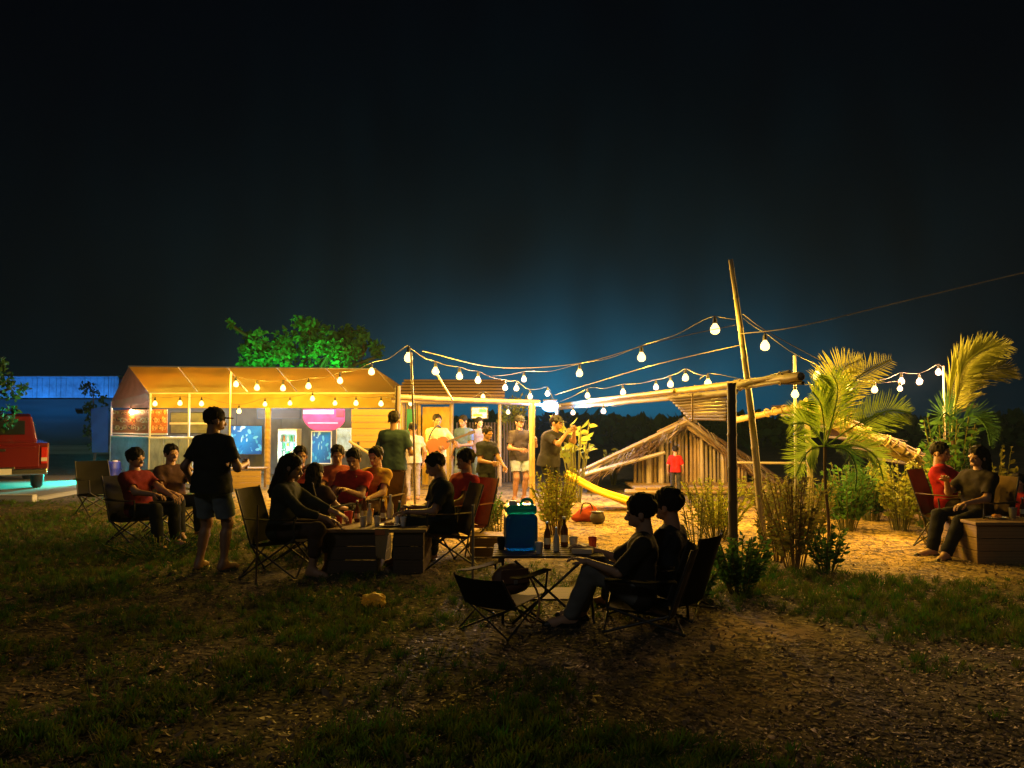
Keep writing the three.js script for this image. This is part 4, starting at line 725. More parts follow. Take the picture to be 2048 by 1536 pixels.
function leafCloud(parent, name, geo, m, list) { // every leaf its own small folded blade, joined into one crown
  const P = geo.attributes.position, Nn = geo.attributes.normal, I = geo.index.array, n = P.count, pos = new Float32Array(list.length * n * 3), nor = new Float32Array(pos.length), col = new Float32Array(pos.length), idx = new Uint32Array(list.length * I.length), q = new THREE.Quaternion(), q2 = new THREE.Quaternion(), v = V(0, 0, 0);
  list.forEach(([p, dir, s, t], k) => {
    q.setFromUnitVectors(UP, dir).multiply(q2.setFromAxisAngle(UP, rnd() * 6.28)); const c = Array.isArray(t) ? t : [t * rr(0.85, 1.2), t, t * rr(0.8, 1.1)];
    for (let i = 0; i < n; i++) { const o = (k * n + i) * 3; v.fromBufferAttribute(P, i).multiplyScalar(s).applyQuaternion(q).add(p).toArray(pos, o); v.fromBufferAttribute(Nn, i).applyQuaternion(q).toArray(nor, o); col.set(c, o); }
    for (let i = 0; i < I.length; i++) idx[k * I.length + i] = I[i] + k * n;
  });
  const g = new THREE.BufferGeometry(); g.setAttribute('position', new THREE.BufferAttribute(pos, 3)); g.setAttribute('normal', new THREE.BufferAttribute(nor, 3)); g.setAttribute('color', new THREE.BufferAttribute(col, 3)); g.setIndex(new THREE.BufferAttribute(idx, 1));
  if (!m.userData.tinted) { m.userData.tinted = m.clone(); m.userData.tinted.vertexColors = true; }
  return part(parent, name, g, m.userData.tinted);
}
const rdir = (up = 0) => V(rr(-1, 1), rr(-1, 1) + up, rr(-1, 1)).normalize();
// a tree or big bush: trunk with limbs, twigs ending in clumps of leaves
function tree(name, label, cat, base, o) {
  const root = thing(name, label, cat, base, 0, o.group), leaves = [], limbs = []; seed(o.seed);
  limbs.push(tube([V(0, -0.2, 0), V(rr(-0.1, 0.1), o.trunk * 0.5, rr(-0.1, 0.1)), V(0, o.trunk, 0)], o.r, 8));
  for (const [x, y, z, rad, n] of o.blobs) {
    const c = V(x, y, z), k = Math.max(3, Math.round(n / 26)); limbs.push(tube([V(0, o.trunk * rr(0.5, 0.95), 0), V(x * 0.45, lerp(o.trunk, y, 0.6), z * 0.45), c], o.r * 0.35, 5));
    for (let i = 0; i < k; i++) {
      const d = rdir(0.25), tip = c.clone().addScaledVector(d, rad * Math.cbrt(rr(0.15, 1))).multiply(V(1, 1, 1)); limbs.push(tube([c, c.clone().lerp(tip, 0.5).add(V(0, 0.03, 0)), tip], o.r * 0.08, 4, 3));
      const t = rr(0.65, 1.25);
      for (let j = 0; j < 26; j++) { const p = tip.clone().add(rdir().multiplyScalar(rad * 0.36 * Math.cbrt(rnd()))); leaves.push([p, rdir(-0.1), o.leaf * rr(0.6, 1.25), t * rr(0.8, 1.2)]); }
    }
  }
  part(root, 'trunk', limbs, M.bark);
  leafCloud(root, 'crown', o.geo ?? LEAF.broad, o.mat, leaves);
  return root;
}
{
  const D = 25, c = at(620, 700, D), b = onGround(c), blobs = [], P = (px, py, r, n, dz = 0) => { const p = at(px, py, D); blobs.push([p.x - b.x, p.y - b.y, dz, r, n]); };
  P(620, 672, 0.62, 520); P(560, 700, 0.7, 500, 0.6); P(500, 690, 0.42, 240, -0.3); P(468, 655, 0.2, 60); P(680, 678, 0.5, 320, -0.4); P(705, 662, 0.32, 110); P(660, 712, 0.75, 520, 0.3); P(730, 705, 0.55, 260); P(765, 712, 0.36, 110, 0.3); P(600, 725, 0.9, 500, -0.5); P(525, 722, 0.6, 300); P(700, 735, 0.7, 300, 0.4); P(505, 745, 0.5, 150);
  tree('tree', 'green lit broadleaf tree rising behind the food stall roof', 'tree', b, { seed: 11, trunk: 2.2, r: 0.16, leaf: 0.17, blobs, mat: M.leafTree });
  floodlight('green floodlight on the ground behind the stall, aimed up into the tree', V(c.x + 0.9, 2.55, -23.2), V(c.x, 3.6, -25), [0.05, 1, 0.12], 34, 1.15);
  floodlight('green floodlight behind the stall at its left, aimed up into the tree', V(c.x - 1.6, 2.6, -23.3), V(c.x - 1.2, 4, -25), [0.05, 1, 0.15], 16, 1.1);
}
{
  const D = 16.5, b = atDepth(-70, D), blobs = [], P = (px, py, r, n) => { const p = at(px, py, D); blobs.push([p.x - b.x, p.y - b.y, rr(-0.3, 0.3), r, n]); };
  P(-30, 760, 0.5, 260); P(14, 745, 0.28, 110); P(20, 778, 0.3, 110); P(-20, 820, 0.5, 220); P(-60, 720, 0.6, 200);
  tree('tree', 'dark leafy tree at the far left edge over the red truck', 'tree', b, { seed: 21, trunk: 1.6, r: 0.09, leaf: 0.12, blobs, mat: M.leafDeep });
  const b2 = atDepth(188, 24), bl2 = []; for (const [px, py, r, n] of [[186, 780, 0.35, 130], [190, 830, 0.4, 160], [182, 880, 0.4, 140]]) { const p = at(px, py, 24); bl2.push([p.x - b2.x, p.y, 0, r, n]); }
  tree('bush', 'dark slender bush between the blue warehouse and the stall', 'bush', b2, { seed: 22, trunk: 1.2, r: 0.05, leaf: 0.12, blobs: bl2, mat: M.leafDeep });
}
// shrubs and weeds: stems from one base, leaves along each stem
function shrub(label, base, o, name = 'shrub', cat = 'shrub') {
  const root = thing(name, label, cat, base), stems = [], leaves = []; seed(o.seed);
  for (let i = 0; i < o.stems; i++) {
    const a = rr(0, 6.28), sp = o.w * 0.5 * Math.sqrt(rnd()), h = o.h * rr(0.55, 1), tip = V(Math.cos(a) * sp, h, Math.sin(a) * sp), b = V(Math.cos(a) * sp * 0.25, -0.04, Math.sin(a) * sp * 0.25), mid = b.clone().lerp(tip, 0.5).add(V(0, h * 0.12, 0)), c = new THREE.QuadraticBezierCurve3(b, mid, tip);
    stems.push(new THREE.TubeGeometry(c, 5, o.stem ?? 0.005, 4, false));
    const n = Math.round(o.leaves / o.stems), t = rr(0.7, 1.25);
    for (let j = 0; j < n; j++) { const u = lerp(o.from ?? 0.25, 1, (j + rnd()) / n), p = c.getPoint(u), d = V(Math.cos(a + rr(-1.6, 1.6)), rr(-0.2, 0.9), Math.sin(a + rr(-1.6, 1.6))).normalize(); leaves.push([p, d, o.leaf * rr(0.6, 1.2) * (1.1 - 0.4 * u), t * rr(0.75, 1.25)]); }
  }
  part(root, 'stem', stems, o.stemMat ?? M.leafOlive); leafCloud(root, 'foliage', o.geo ?? LEAF.oval, o.mat, leaves); return root;
}
shrub('bushy dark green plant in front of the dark bamboo post', g2(1478, 1183), { seed: 31, stems: 46, h: 0.52, w: 0.62, leaves: 950, leaf: 0.085, mat: M.leafGreen });
shrub('low green weeds left of the dark post plant, behind the couple', g2(1395, 1195), { seed: 32, stems: 30, h: 0.34, w: 0.55, leaves: 420, leaf: 0.07, mat: M.leafGreen });
shrub('tall yellowing weeds between the dark post and the slim palm', g2(1590, 1135), { seed: 33, stems: 34, h: 0.98, w: 0.7, leaves: 620, leaf: 0.085, mat: M.leafOlive, stem: 0.006, stemMat: M.leafDry });
shrub('spindly weeds between the dark post plant and tall yellowing weeds', g2(1555, 1120), { seed: 34, stems: 26, h: 0.75, w: 0.5, leaves: 430, leaf: 0.085, mat: M.leafOlive, geo: LEAF.oval, stemMat: M.leafDry });
shrub('dark leafy weeds around the foot of the slim palm', g2(1655, 1140), { seed: 35, stems: 26, h: 0.5, w: 0.5, leaves: 420, leaf: 0.08, mat: M.leafGreen });
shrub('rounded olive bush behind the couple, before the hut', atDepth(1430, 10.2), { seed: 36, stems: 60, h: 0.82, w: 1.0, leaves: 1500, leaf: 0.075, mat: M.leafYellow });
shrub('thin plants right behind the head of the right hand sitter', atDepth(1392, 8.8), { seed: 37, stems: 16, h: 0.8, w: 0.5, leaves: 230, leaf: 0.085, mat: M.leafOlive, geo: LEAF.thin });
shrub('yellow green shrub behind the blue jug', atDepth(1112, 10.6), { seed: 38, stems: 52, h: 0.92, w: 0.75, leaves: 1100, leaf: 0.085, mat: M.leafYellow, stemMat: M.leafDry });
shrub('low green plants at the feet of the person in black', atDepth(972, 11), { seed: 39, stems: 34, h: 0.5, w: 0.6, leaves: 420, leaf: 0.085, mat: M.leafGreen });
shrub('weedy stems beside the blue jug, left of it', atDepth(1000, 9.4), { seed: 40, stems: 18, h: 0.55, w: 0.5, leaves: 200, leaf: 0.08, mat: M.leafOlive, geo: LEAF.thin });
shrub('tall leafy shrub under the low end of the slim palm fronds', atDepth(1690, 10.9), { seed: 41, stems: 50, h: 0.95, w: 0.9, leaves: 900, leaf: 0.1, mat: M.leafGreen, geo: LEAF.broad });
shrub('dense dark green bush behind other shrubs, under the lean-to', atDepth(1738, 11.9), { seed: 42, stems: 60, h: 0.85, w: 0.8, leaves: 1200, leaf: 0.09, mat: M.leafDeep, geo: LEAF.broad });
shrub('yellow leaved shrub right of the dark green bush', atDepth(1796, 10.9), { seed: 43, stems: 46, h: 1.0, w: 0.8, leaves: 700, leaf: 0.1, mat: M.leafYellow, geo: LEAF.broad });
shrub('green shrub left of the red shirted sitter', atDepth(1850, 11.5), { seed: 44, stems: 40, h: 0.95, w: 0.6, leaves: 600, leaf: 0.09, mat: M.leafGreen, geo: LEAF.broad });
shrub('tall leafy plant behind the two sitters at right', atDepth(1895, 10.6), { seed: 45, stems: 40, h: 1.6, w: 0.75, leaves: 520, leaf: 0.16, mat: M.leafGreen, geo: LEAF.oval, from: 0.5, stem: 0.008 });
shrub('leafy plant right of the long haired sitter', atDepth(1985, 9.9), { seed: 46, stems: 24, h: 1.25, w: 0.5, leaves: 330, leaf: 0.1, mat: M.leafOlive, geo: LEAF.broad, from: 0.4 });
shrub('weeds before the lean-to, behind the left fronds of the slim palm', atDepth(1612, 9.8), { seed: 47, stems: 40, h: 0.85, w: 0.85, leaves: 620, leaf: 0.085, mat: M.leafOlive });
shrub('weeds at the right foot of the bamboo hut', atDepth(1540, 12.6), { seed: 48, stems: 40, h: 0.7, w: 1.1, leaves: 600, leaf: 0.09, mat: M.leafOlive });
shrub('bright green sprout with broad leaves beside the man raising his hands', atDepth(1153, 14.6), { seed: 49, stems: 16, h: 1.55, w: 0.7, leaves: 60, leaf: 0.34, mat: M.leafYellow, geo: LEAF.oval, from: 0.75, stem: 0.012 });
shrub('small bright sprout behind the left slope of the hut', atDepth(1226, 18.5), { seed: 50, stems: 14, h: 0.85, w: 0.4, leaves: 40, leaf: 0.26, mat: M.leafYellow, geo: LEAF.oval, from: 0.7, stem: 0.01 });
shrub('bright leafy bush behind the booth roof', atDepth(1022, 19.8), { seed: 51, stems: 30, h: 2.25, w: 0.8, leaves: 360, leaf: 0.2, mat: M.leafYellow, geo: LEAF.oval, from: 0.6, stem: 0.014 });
shrub('weeds by the chair of the long haired sitter at right', atDepth(1868, 9.0), { seed: 52, stems: 20, h: 0.25, w: 0.5, leaves: 160, leaf: 0.07, mat: M.leafDry, geo: LEAF.thin });
shrub('low dark weeds behind the standing man in pale shorts', g2(318, 1110), { seed: 53, stems: 40, h: 0.22, w: 1.3, leaves: 420, leaf: 0.07, mat: M.leafDeep });
// palm fronds: a curved rachis with two rows of leaflets
function frond(root, pts, len, o = {}) {
  const c = new THREE.CatmullRomCurve3(pts), parts = [new THREE.TubeGeometry(c, 12, o.r ?? 0.014, 5, false)], n = o.n ?? 44, wind = o.wind ?? V(0, 0, 0);
  for (let i = 0; i < n; i++) {
    const u = lerp(0.16, 1, i / n), p = c.getPoint(u), t = c.getTangent(u), sideV = t.clone().cross(V(0.15, 0.4, 1)).normalize();
    for (const s of [-1, 1]) {
      const L = len * Math.sin(Math.PI * lerp(0.2, 0.93, u)) * rr(0.85, 1.1), d = t.clone().multiplyScalar(0.75).addScaledVector(sideV, s * 0.8).add(V(0, -0.12, 0)).add(wind).normalize();
      const g = LEAF.blade.clone().scale(L * (o.broad ?? 0.42), L, L * 0.5); g.rotateY(rr(-0.6, 0.6)); parts.push(between(g, p, p.clone().add(d)));
    }
  }
  return part(root, 'frond', parts, o.mat ?? M.leafYellow);
}
{
  const D = 9.0, b = atDepth(1650, D), root = thing('coconut_palm', 'slim young palm with spreading fronds right of the slanted pole', 'palm', b), L = (px, py, dz = 0) => at(px, py, D).sub(b).add(V(0, 0, dz)); seed(61);
  part(root, 'trunk', tube([V(0, -0.1, 0), V(0.02, 0.35, 0), V(-0.01, 0.8, 0), L(1650, 890)], 0.019, 8), M.bark); const pf = leafMat([0.22, 0.33, 0.04], 0.5), po = leafMat([0.30, 0.30, 0.06], 0.5);
  for (const [list, len, m] of [
    [[[1650, 892], [1684, 820, -0.1], [1732, 752, -0.2], [1800, 716, -0.2]], 0.38, po], [[[1650, 892], [1674, 800, -0.2], [1702, 738, -0.3], [1748, 714, -0.3]], 0.38, po],
    [[[1650, 892], [1640, 840, 0.1], [1626, 805, 0.2], [1604, 785, 0.3]], 0.36, pf], [[[1650, 892], [1662, 820, 0.1], [1668, 775, 0.1], [1655, 745, 0.1]], 0.38, pf],
    [[[1650, 892], [1705, 850, 0.1], [1760, 822, 0.2], [1796, 826, 0.3]], 0.34, pf], [[[1650, 892], [1618, 856, 0.1], [1590, 845, 0.2], [1566, 850, 0.2]], 0.32, pf],
    [[[1650, 892], [1612, 895, 0.2], [1588, 912, 0.3], [1572, 950, 0.3]], 0.3, pf], [[[1650, 892], [1695, 890, 0.2], [1725, 908, 0.3], [1742, 955, 0.3]], 0.3, pf], [[[1650, 892], [1672, 900, 0.3], [1682, 935, 0.4], [1680, 975, 0.4]], 0.2, M.leafGreen],
  ]) frond(root, list.map((q) => L(...q)), len, { mat: m, r: 0.009, n: 46, broad: 0.5 });
}
{
  const D = 11.2, b = atDepth(1900, D), root = thing('coconut_palm', 'wind blown coconut palm at right, frond streaming to the right', 'palm', b), L = (px, py, dz = 0) => at(px, py, D).sub(b).add(V(0, 0, dz)); seed(62);
  part(root, 'trunk', tube([V(0, -0.1, 0), V(0.02, 0.5, 0), L(1903, 880)], 0.075, 8), M.bark);
  for (const [list, len, m] of [
    [[[1902, 890], [1898, 800], [1915, 740], [1965, 700], [2020, 690]], 0.62, M.leafYellow], [[[1902, 890], [1897, 790, 0.2], [1912, 735, 0.2], [1945, 705, 0.2], [1985, 690, 0.2]], 0.55, M.leafYellow],
    [[[1902, 890], [1905, 800, 0.1], [1930, 755, 0.1], [1975, 740, 0.2], [2015, 745, 0.2]], 0.5, M.leafOlive], [[[1902, 890], [1880, 830, 0.2], [1862, 830, 0.3], [1845, 870, 0.3]], 0.35, M.leafGreen], [[[1902, 890], [1925, 830, 0.2], [1945, 850, 0.3], [1955, 890, 0.3]], 0.35, M.leafGreen],
  ]) frond(root, list.map((q) => L(...q)), len, { mat: m, wind: V(0.75, 0.05, 0), n: 60, broad: 0.42 });
}
{ // short grass in tufts, and fallen leaves on the bare ground
  seed(71); const tuft = []; for (let i = 0; i < 9; i++) { const g = LEAF.blade.clone().scale(rr(0.7, 1.1), rr(0.55, 1.1), 1); between(g, V(rr(-0.3, 0.3), 0, rr(-0.3, 0.3)), V(rr(-1, 1), 1.6, rr(-1, 1)).multiplyScalar(5)); tuft.push(g); }
  const root = tag(new THREE.Group(), 'short patchy grass growing over the trodden yard', 'grass', null, 'stuff'); root.name = 'grass'; scene.add(root);
  const list = [], dead = [], N = 46000;
  for (let i = 0; i < N; i++) {
    const D = 2.6 + 15 * Math.pow(rnd(), 1.55), x = rr(-0.74, 0.74) * D, z = -D, b = bare(x, z);
    if (rnd() < (b - 0.12) * 1.6 + 1.3 * lampPool(x, z) + 0.35 * (1 - smooth(D, 3.5, 6.5))) continue;
    list.push([V(x, groundY(x, z) - 0.005, z), V(rr(-0.25, 0.25), 1, rr(-0.25, 0.25)).normalize(), rr(0.035, 0.085) * (1.25 - b * 0.6), [rr(0.6, 1.3) * (0.8 + 0.7 * rnd()), rr(0.75, 1.2), 0.8]]);
  }
  instances(root, 'blades', merged(tuft), leafMat([0.085, 0.165, 0.02]), list, 'stuff');
  const leaf2 = leafGeo(0.5, 0.14, 0.22).rotateX(Math.PI / 2).translate(0, 0.06, -0.4);
  for (let i = 0; i < 90000; i++) {
    const D = 2.6 + 11 * Math.pow(rnd(), 1.5), x = rr(-0.74, 0.74) * D, z = -D, n = 0.5 + 1.3 * fbm(x * 0.8 + 40, z * 0.8);
    if (rnd() > n + 0.3) continue;
    const t = rr(0.55, 1.5) * (rnd() < 0.08 ? 1.7 : 1), w = rnd();
    dead.push([V(x, groundY(x, z) + rr(0.004, 0.02), z), V(rr(-0.5, 0.5), 1, rr(-0.5, 0.5)).normalize(), (0.012 + 0.036 * rnd() * rnd()) * (rnd() < 0.06 ? 1.9 : 1), [t * lerp(0.8, 1.1, w), t * lerp(0.7, 0.95, w), t * lerp(0.5, 0.8, w)]]);
  }
  const r2 = tag(new THREE.Group(), 'dry fallen leaves scattered over the yard', 'fallen leaves', null, 'stuff'); r2.name = 'fallen_leaves'; scene.add(r2);
  instances(r2, 'dry_leaves', leaf2, mat([0.22, 0.17, 0.115], 0.6), dead, 'stuff');
}

{ // dark hedge line far behind, broken along its top
  seed(81); const list = [], root = new THREE.Group(); root.name = 'treeline'; scene.add(root); tag(root, 'dark ragged line of bushes far behind the yard', 'treeline', null, 'stuff');
  for (let i = 0; i < 5200; i++) { const px = rr(560, 2250), D = rr(38, 48), h = 1.5 + 0.75 * fbm(px * 0.012, 3) + 0.35 * noise(px * 0.05, 9), p = at(px, HORIZON, D); p.y = h * Math.sqrt(rnd()); list.push([p, rdir(0.3), rr(0.35, 0.7), rr(0.6, 1.3)]); }
  leafCloud(root, 'bushes', LEAF.broad, M.leafDeep, list).userData.kind = 'stuff';
}

// ---------------------------------------------------------------- camp chairs, tables, small things
function campChair(label, pos, yaw, m, o = {}) {
  const root = thing('camp_chair', label, 'chair', pos, yaw, 'folding camp chairs in the yard'), h = o.seat ?? 0.36, w = 0.27, bt = h + (o.back ?? 0.5), r = 0.0095;
  const quad = (f) => { const nu = 6, nv = 8, pos2 = [], uv = [], idx = []; for (const t of [0, -0.008]) for (let j = 0; j <= nv; j++) for (let i = 0; i <= nu; i++) { const q = f(i / nu, j / nv); q.z += t * 0.7; q.y += t; pos2.push(q.x, q.y, q.z); uv.push(i / nu * 1.5, j / nv * 2); } const K = (nu + 1) * (nv + 1); for (let s = 0; s < 2; s++) for (let j = 0; j < nv; j++) for (let i = 0; i < nu; i++) { const q = s * K + j * (nu + 1) + i, e = [q, q + 1, q + nu + 1, q + 1, q + nu + 2, q + nu + 1]; idx.push(...(s ? e.reverse() : e)); } const g = new THREE.BufferGeometry(); g.setAttribute('position', new THREE.Float32BufferAttribute(pos2, 3)); g.setAttribute('uv', new THREE.Float32BufferAttribute(uv, 2)); g.setIndex(idx); g.computeVertexNormals(); return g; };
  const sag = (u) => 4 * u * (1 - u);
  part(root, 'seat', quad((u, v) => V(lerp(-w, w, u), h + 0.03 - 0.07 * sag(u) * 0.8 - 0.05 * v, lerp(0.24, -0.2, v))), m);
  part(root, 'backrest', quad((u, v) => V(lerp(-w, w, u) * (1 - 0.06 * v), lerp(h - 0.04, bt, v), lerp(-0.19, -0.36, v) - 0.06 * sag(u))), m);
  for (const s of [-1, 1]) {
    part(root, 'armrest', quad((u, v) => V(s * (w + 0.02) + lerp(-0.045, 0.045, u), h + 0.235 - 0.012 * sag(v), lerp(0.26, -0.25, v))), m);
    part(root, 'back_post', rod(V(s * w, h - 0.05, -0.19), V(s * w * 0.95, bt + 0.01, -0.365), r), M.steelDark);
    part(root, 'arm_post', rod(V(s * w, h + 0.02, 0.24), V(s * (w + 0.02), h + 0.23, 0.25), r), M.steelDark);
    part(root, 'leg', rod(V(s * w, 0.01, 0.27), V(-s * w, h + 0.03, 0.24), r), M.steelDark);
    part(root, 'leg', rod(V(s * w, 0.01, -0.3), V(-s * w, h - 0.02, -0.2), r), M.steelDark);
    part(root, 'leg', rod(V(s * w, 0.01, 0.27), V(s * w, h - 0.02, -0.2), r), M.steelDark);
    part(root, 'leg', rod(V(s * w, 0.01, -0.3), V(s * w, h + 0.03, 0.24), r), M.steelDark);
    for (const z of [0.27, -0.3]) part(root, 'foot', new THREE.SphereGeometry(0.016, 8, 6).translate(s * w, 0.012, z), M.socket);
  }
  return root;
}
function bottle(label, p, m, k = 1, group) {
  const root = thing('bottle', label, 'bottle', p, 0, group);
  part(root, 'glass', new THREE.LatheGeometry([[0.001, 0], [0.03, 0], [0.033, 0.01], [0.033, 0.13], [0.03, 0.15], [0.014, 0.19], [0.012, 0.24], [0.001, 0.24]].map((q) => new THREE.Vector2(q[0] * k, q[1] * k)), 14), m);
  part(root, 'cap', new THREE.CylinderGeometry(0.0145 * k, 0.0145 * k, 0.018 * k, 10).translate(0, 0.245 * k, 0), M.white); part(root, 'paper_label', new THREE.CylinderGeometry(0.0338 * k, 0.0338 * k, 0.06 * k, 14, 1, true).translate(0, 0.07 * k, 0), mat([0.6, 0.55, 0.4], 0.7)); return root;
}
function cup(label, p, m, k = 1, group) {
  const root = thing('cup', label, 'cup', p, 0, group);
  part(root, 'wall', new THREE.LatheGeometry([[0.001, 0], [0.028, 0], [0.04, 0.105], [0.042, 0.105], [0.042, 0.11], [0.037, 0.108], [0.026, 0.006], [0.001, 0.006]].map((q) => new THREE.Vector2(q[0] * k, q[1] * k)), 14), m); part(root, 'drink', new THREE.CylinderGeometry(0.034 * k, 0.03 * k, 0.004, 14).translate(0, 0.08 * k, 0), mat([0.2, 0.08, 0.02], 0.2)); return root;
}
const brownGlass = mat([0.10, 0.035, 0.012], 0.08), greenGlass = mat([0.03, 0.12, 0.04], 0.08), paleGlass = mat([0.55, 0.55, 0.5], 0.1), redPlastic = mat([0.55, 0.06, 0.03], 0.4);

{ // crate table of the left group: two boxes under one top
  const D = 7.8, x0 = at(657, HORIZON, D).x, x1 = at(848, HORIZON, D).x, h = at(0, 1058, D).y, gy = groundY((x0 + x1) / 2, -8.2), root = thing('crate_table', 'low table of two dark board crates under a wide top', 'table', [(x0 + x1) / 2, gy, -D - 0.45]), w = x1 - x0, H = h - gy;
  part(root, 'tabletop', box(w + 0.06, 0.035, 0.95, 0, H - 0.0175, 0, 0.008), M.wood);
  for (const [a, b] of [[-w / 2, -w / 2 + 0.5], [-w / 2 + 0.66, w / 2]]) {
    const cx = (a + b) / 2, cw = b - a;
    for (let i = 0; i < 3; i++) { const y = 0.01 + (i + 0.5) * (H - 0.05) / 3, s = (H - 0.05) / 3 - 0.006; part(root, 'board', box(cw, s, 0.02, cx, y, 0.43, 0.005), M.woodDark); part(root, 'board', box(cw, s, 0.02, cx, y, -0.43, 0.005), M.woodDark); for (const q of [a, b]) part(root, 'board', box(0.02, s, 0.84, q + (q === a ? 0.012 : -0.012), y, 0, 0.005), M.woodDark); }
  }
  const top = (px, z) => V(at(px, HORIZON, D + 0.3 + z).x, h + 0.001, -D - 0.3 - z);
  cup('red plastic cup at the left end of the crate table', top(680, 0.0), redPlastic, 1.0); cup('red plastic cup just right of another, on the crate table', top(699, 0.12), redPlastic, 1.15);
  bottle('brown glass bottle left of the middle of the crate table', top(716, 0.25), brownGlass, 0.9); bottle('pale glass bottle in the middle of the crate table', top(741, 0.05), paleGlass, 0.85); bottle('brown glass bottle right of the middle of the crate table', top(768, 0.3), brownGlass, 0.9); bottle('green glass bottle at the right of the crate table', top(800, 0.2), greenGlass, 0.9); bottle('pale glass bottle nearest the right end of the crate table', top(818, 0.05), paleGlass, 0.75);
  cup('clear pale cup near the front edge of the crate table', top(728, -0.1), paleGlass, 0.9); cup('pale cup between the bottles of the crate table', top(756, -0.08), paleGlass, 0.9);
  cup('small dark cup at the back of the crate table, near the woman', top(705, 0.5), M.socket, 0.9); cup('orange cup at the back of the crate table', top(742, 0.52), mat([0.6, 0.2, 0.03], 0.4), 0.95); bottle('tall pale bottle at the back of the crate table', top(782, 0.5), paleGlass, 1.05); bottle('brown bottle at the back left of the crate table', top(730, 0.42), brownGlass, 1.0); cup('white cup at the right front of the crate table', top(808, -0.1), M.white, 0.85); cup('white cup beside the plate of food', top(796, 0.02), M.white, 0.8); cup('grey cup at the left front of the crate table', top(668, -0.12), M.metal, 0.85);
  const pl = thing('plate', 'white plate of food on the crate table', 'plate', top(782, -0.1)); part(pl, 'dish', new THREE.LatheGeometry([[0.001, 0.004], [0.07, 0.004], [0.11, 0.02], [0.112, 0.016], [0.07, 0], [0.001, 0]].map((q) => new THREE.Vector2(...q)), 20), M.white); seed(3); part(pl, 'food', Array.from({ length: 9 }, () => new THREE.IcosahedronGeometry(rr(0.014, 0.024), 1).translate(rr(-0.05, 0.05), 0.02, rr(-0.05, 0.05))), mat([0.4, 0.17, 0.05], 0.6));
  const nk = thing('napkin', 'orange and tan cloth hanging off the front edge of the crate table', 'cloth', V(at(767, HORIZON, D).x, h, -D + 0.03)); part(nk, 'cloth', sheet(V(-0.06, -0.26, 0.01), V(0.03, -0.3, 0.015), V(0.07, 0.006, 0.012), V(-0.07, 0.006, 0.012), 5, 6, 0, 0.006), mat([0.36, 0.25, 0.12], 0.85, { map: clothTex })); part(nk, 'band', box(0.1, 0.05, 0.008, -0.02, -0.03, 0.016, 0.002), mat([0.5, 0.16, 0.05], 0.8));
}
{ // low folding table in front
  const D = 5.95, x0 = at(985, HORIZON, D).x, x1 = at(1208, HORIZON, D).x, h = at(0, 1112, D).y, cx = (x0 + x1) / 2, gy = groundY(cx, -6.2), root = thing('folding_table', 'low dark folding table in front carrying the blue jug', 'table', [cx, gy, -D - 0.3]), w = x1 - x0, H = h - gy;
  for (let i = 0; i < 7; i++) part(root, 'slat', box(w, 0.018, 0.075, 0, H - 0.009, -0.27 + i * 0.09, 0.004), M.woodDark);
  for (const s of [-1, 1]) { part(root, 'rail', box(0.03, 0.03, 0.6, s * (w / 2 - 0.06), H - 0.036, 0, 0.004), M.woodDark); for (const q of [-1, 1]) part(root, 'leg', rod(V(s * (w / 2 - 0.08), 0, q * 0.27), V(s * (w / 2 - 0.08), H - 0.04, -q * 0.25), 0.012), M.steelDark); part(root, 'leg', rod(V(s * w * 0.32, 0, 0.29), V(-s * w * 0.3, H - 0.04, 0.28), 0.011), M.steelDark); }
  part(root, 'under_shelf', box(w - 0.2, 0.015, 0.42, 0, 0.16, 0, 0.004), M.woodDark);
  const y = h + 0.001, P = (px, z) => V(at(px, HORIZON, D + z).x, y, -D - z);
  const jug = thing('water_jug', 'square blue plastic water jug on the low front table', 'jug', P(1041, 0.28), 0.12), blue = new THREE.MeshPhysicalMaterial({ roughness: 0.3, transmission: 0.6, thickness: 0, side: THREE.DoubleSide }); blue.color.setRGB(0.012, 0.16, 0.5);
  const teal = new THREE.MeshPhysicalMaterial({ roughness: 0.25, transmission: 0.4, thickness: 0, side: THREE.DoubleSide }); teal.color.setRGB(0.04, 0.42, 0.48);  // teal shoulder and handle: lamplight on the top put into the plastic colour
  part(jug, 'tank', new RoundedBoxGeometry(0.255, 0.29, 0.22, 3, 0.035).translate(0, 0.145, 0), blue); part(jug, 'shoulder', new RoundedBoxGeometry(0.245, 0.075, 0.21, 3, 0.03).translate(0, 0.325, 0), teal); part(jug, 'neck', new THREE.CylinderGeometry(0.03, 0.034, 0.03, 14).translate(-0.06, 0.375, 0), M.white); part(jug, 'handle', tube([V(0.0, 0.355, 0), V(0.02, 0.395, 0), V(0.08, 0.395, 0), V(0.1, 0.355, 0)], 0.012, 8), teal);
  bottle('brown bottle standing right of the blue jug', P(1094, 0.35), brownGlass, 0.85); bottle('pale bottle second to the right of the blue jug', P(1112, 0.2), paleGlass, 0.75); cup('pale cup near the right end of the front table', P(1146, 0.3), paleGlass, 0.9);
  bottle('tall brown bottle at the back of the front table', P(1128, 0.45), brownGlass, 0.95); cup('red cup at the right end of the front table', P(1184, 0.3), redPlastic, 0.9); cup('dark cup left of the blue jug', P(1003, 0.3), M.socket, 0.9); cup('white cup between the jug and the bottles', P(1078, 0.1), M.white, 0.8);
  const box2 = thing('food_box', 'flat pale paper box of food on the front table', 'box', P(1164, 0.12), -0.2); part(box2, 'tray', box(0.16, 0.04, 0.12, 0, 0.02, 0, 0.008), mat([0.6, 0.52, 0.4], 0.8)); part(box2, 'flap', box(0.16, 0.006, 0.11, 0, 0.05, -0.105, 0.002).rotateX(-0.25), mat([0.6, 0.52, 0.4], 0.8));
}
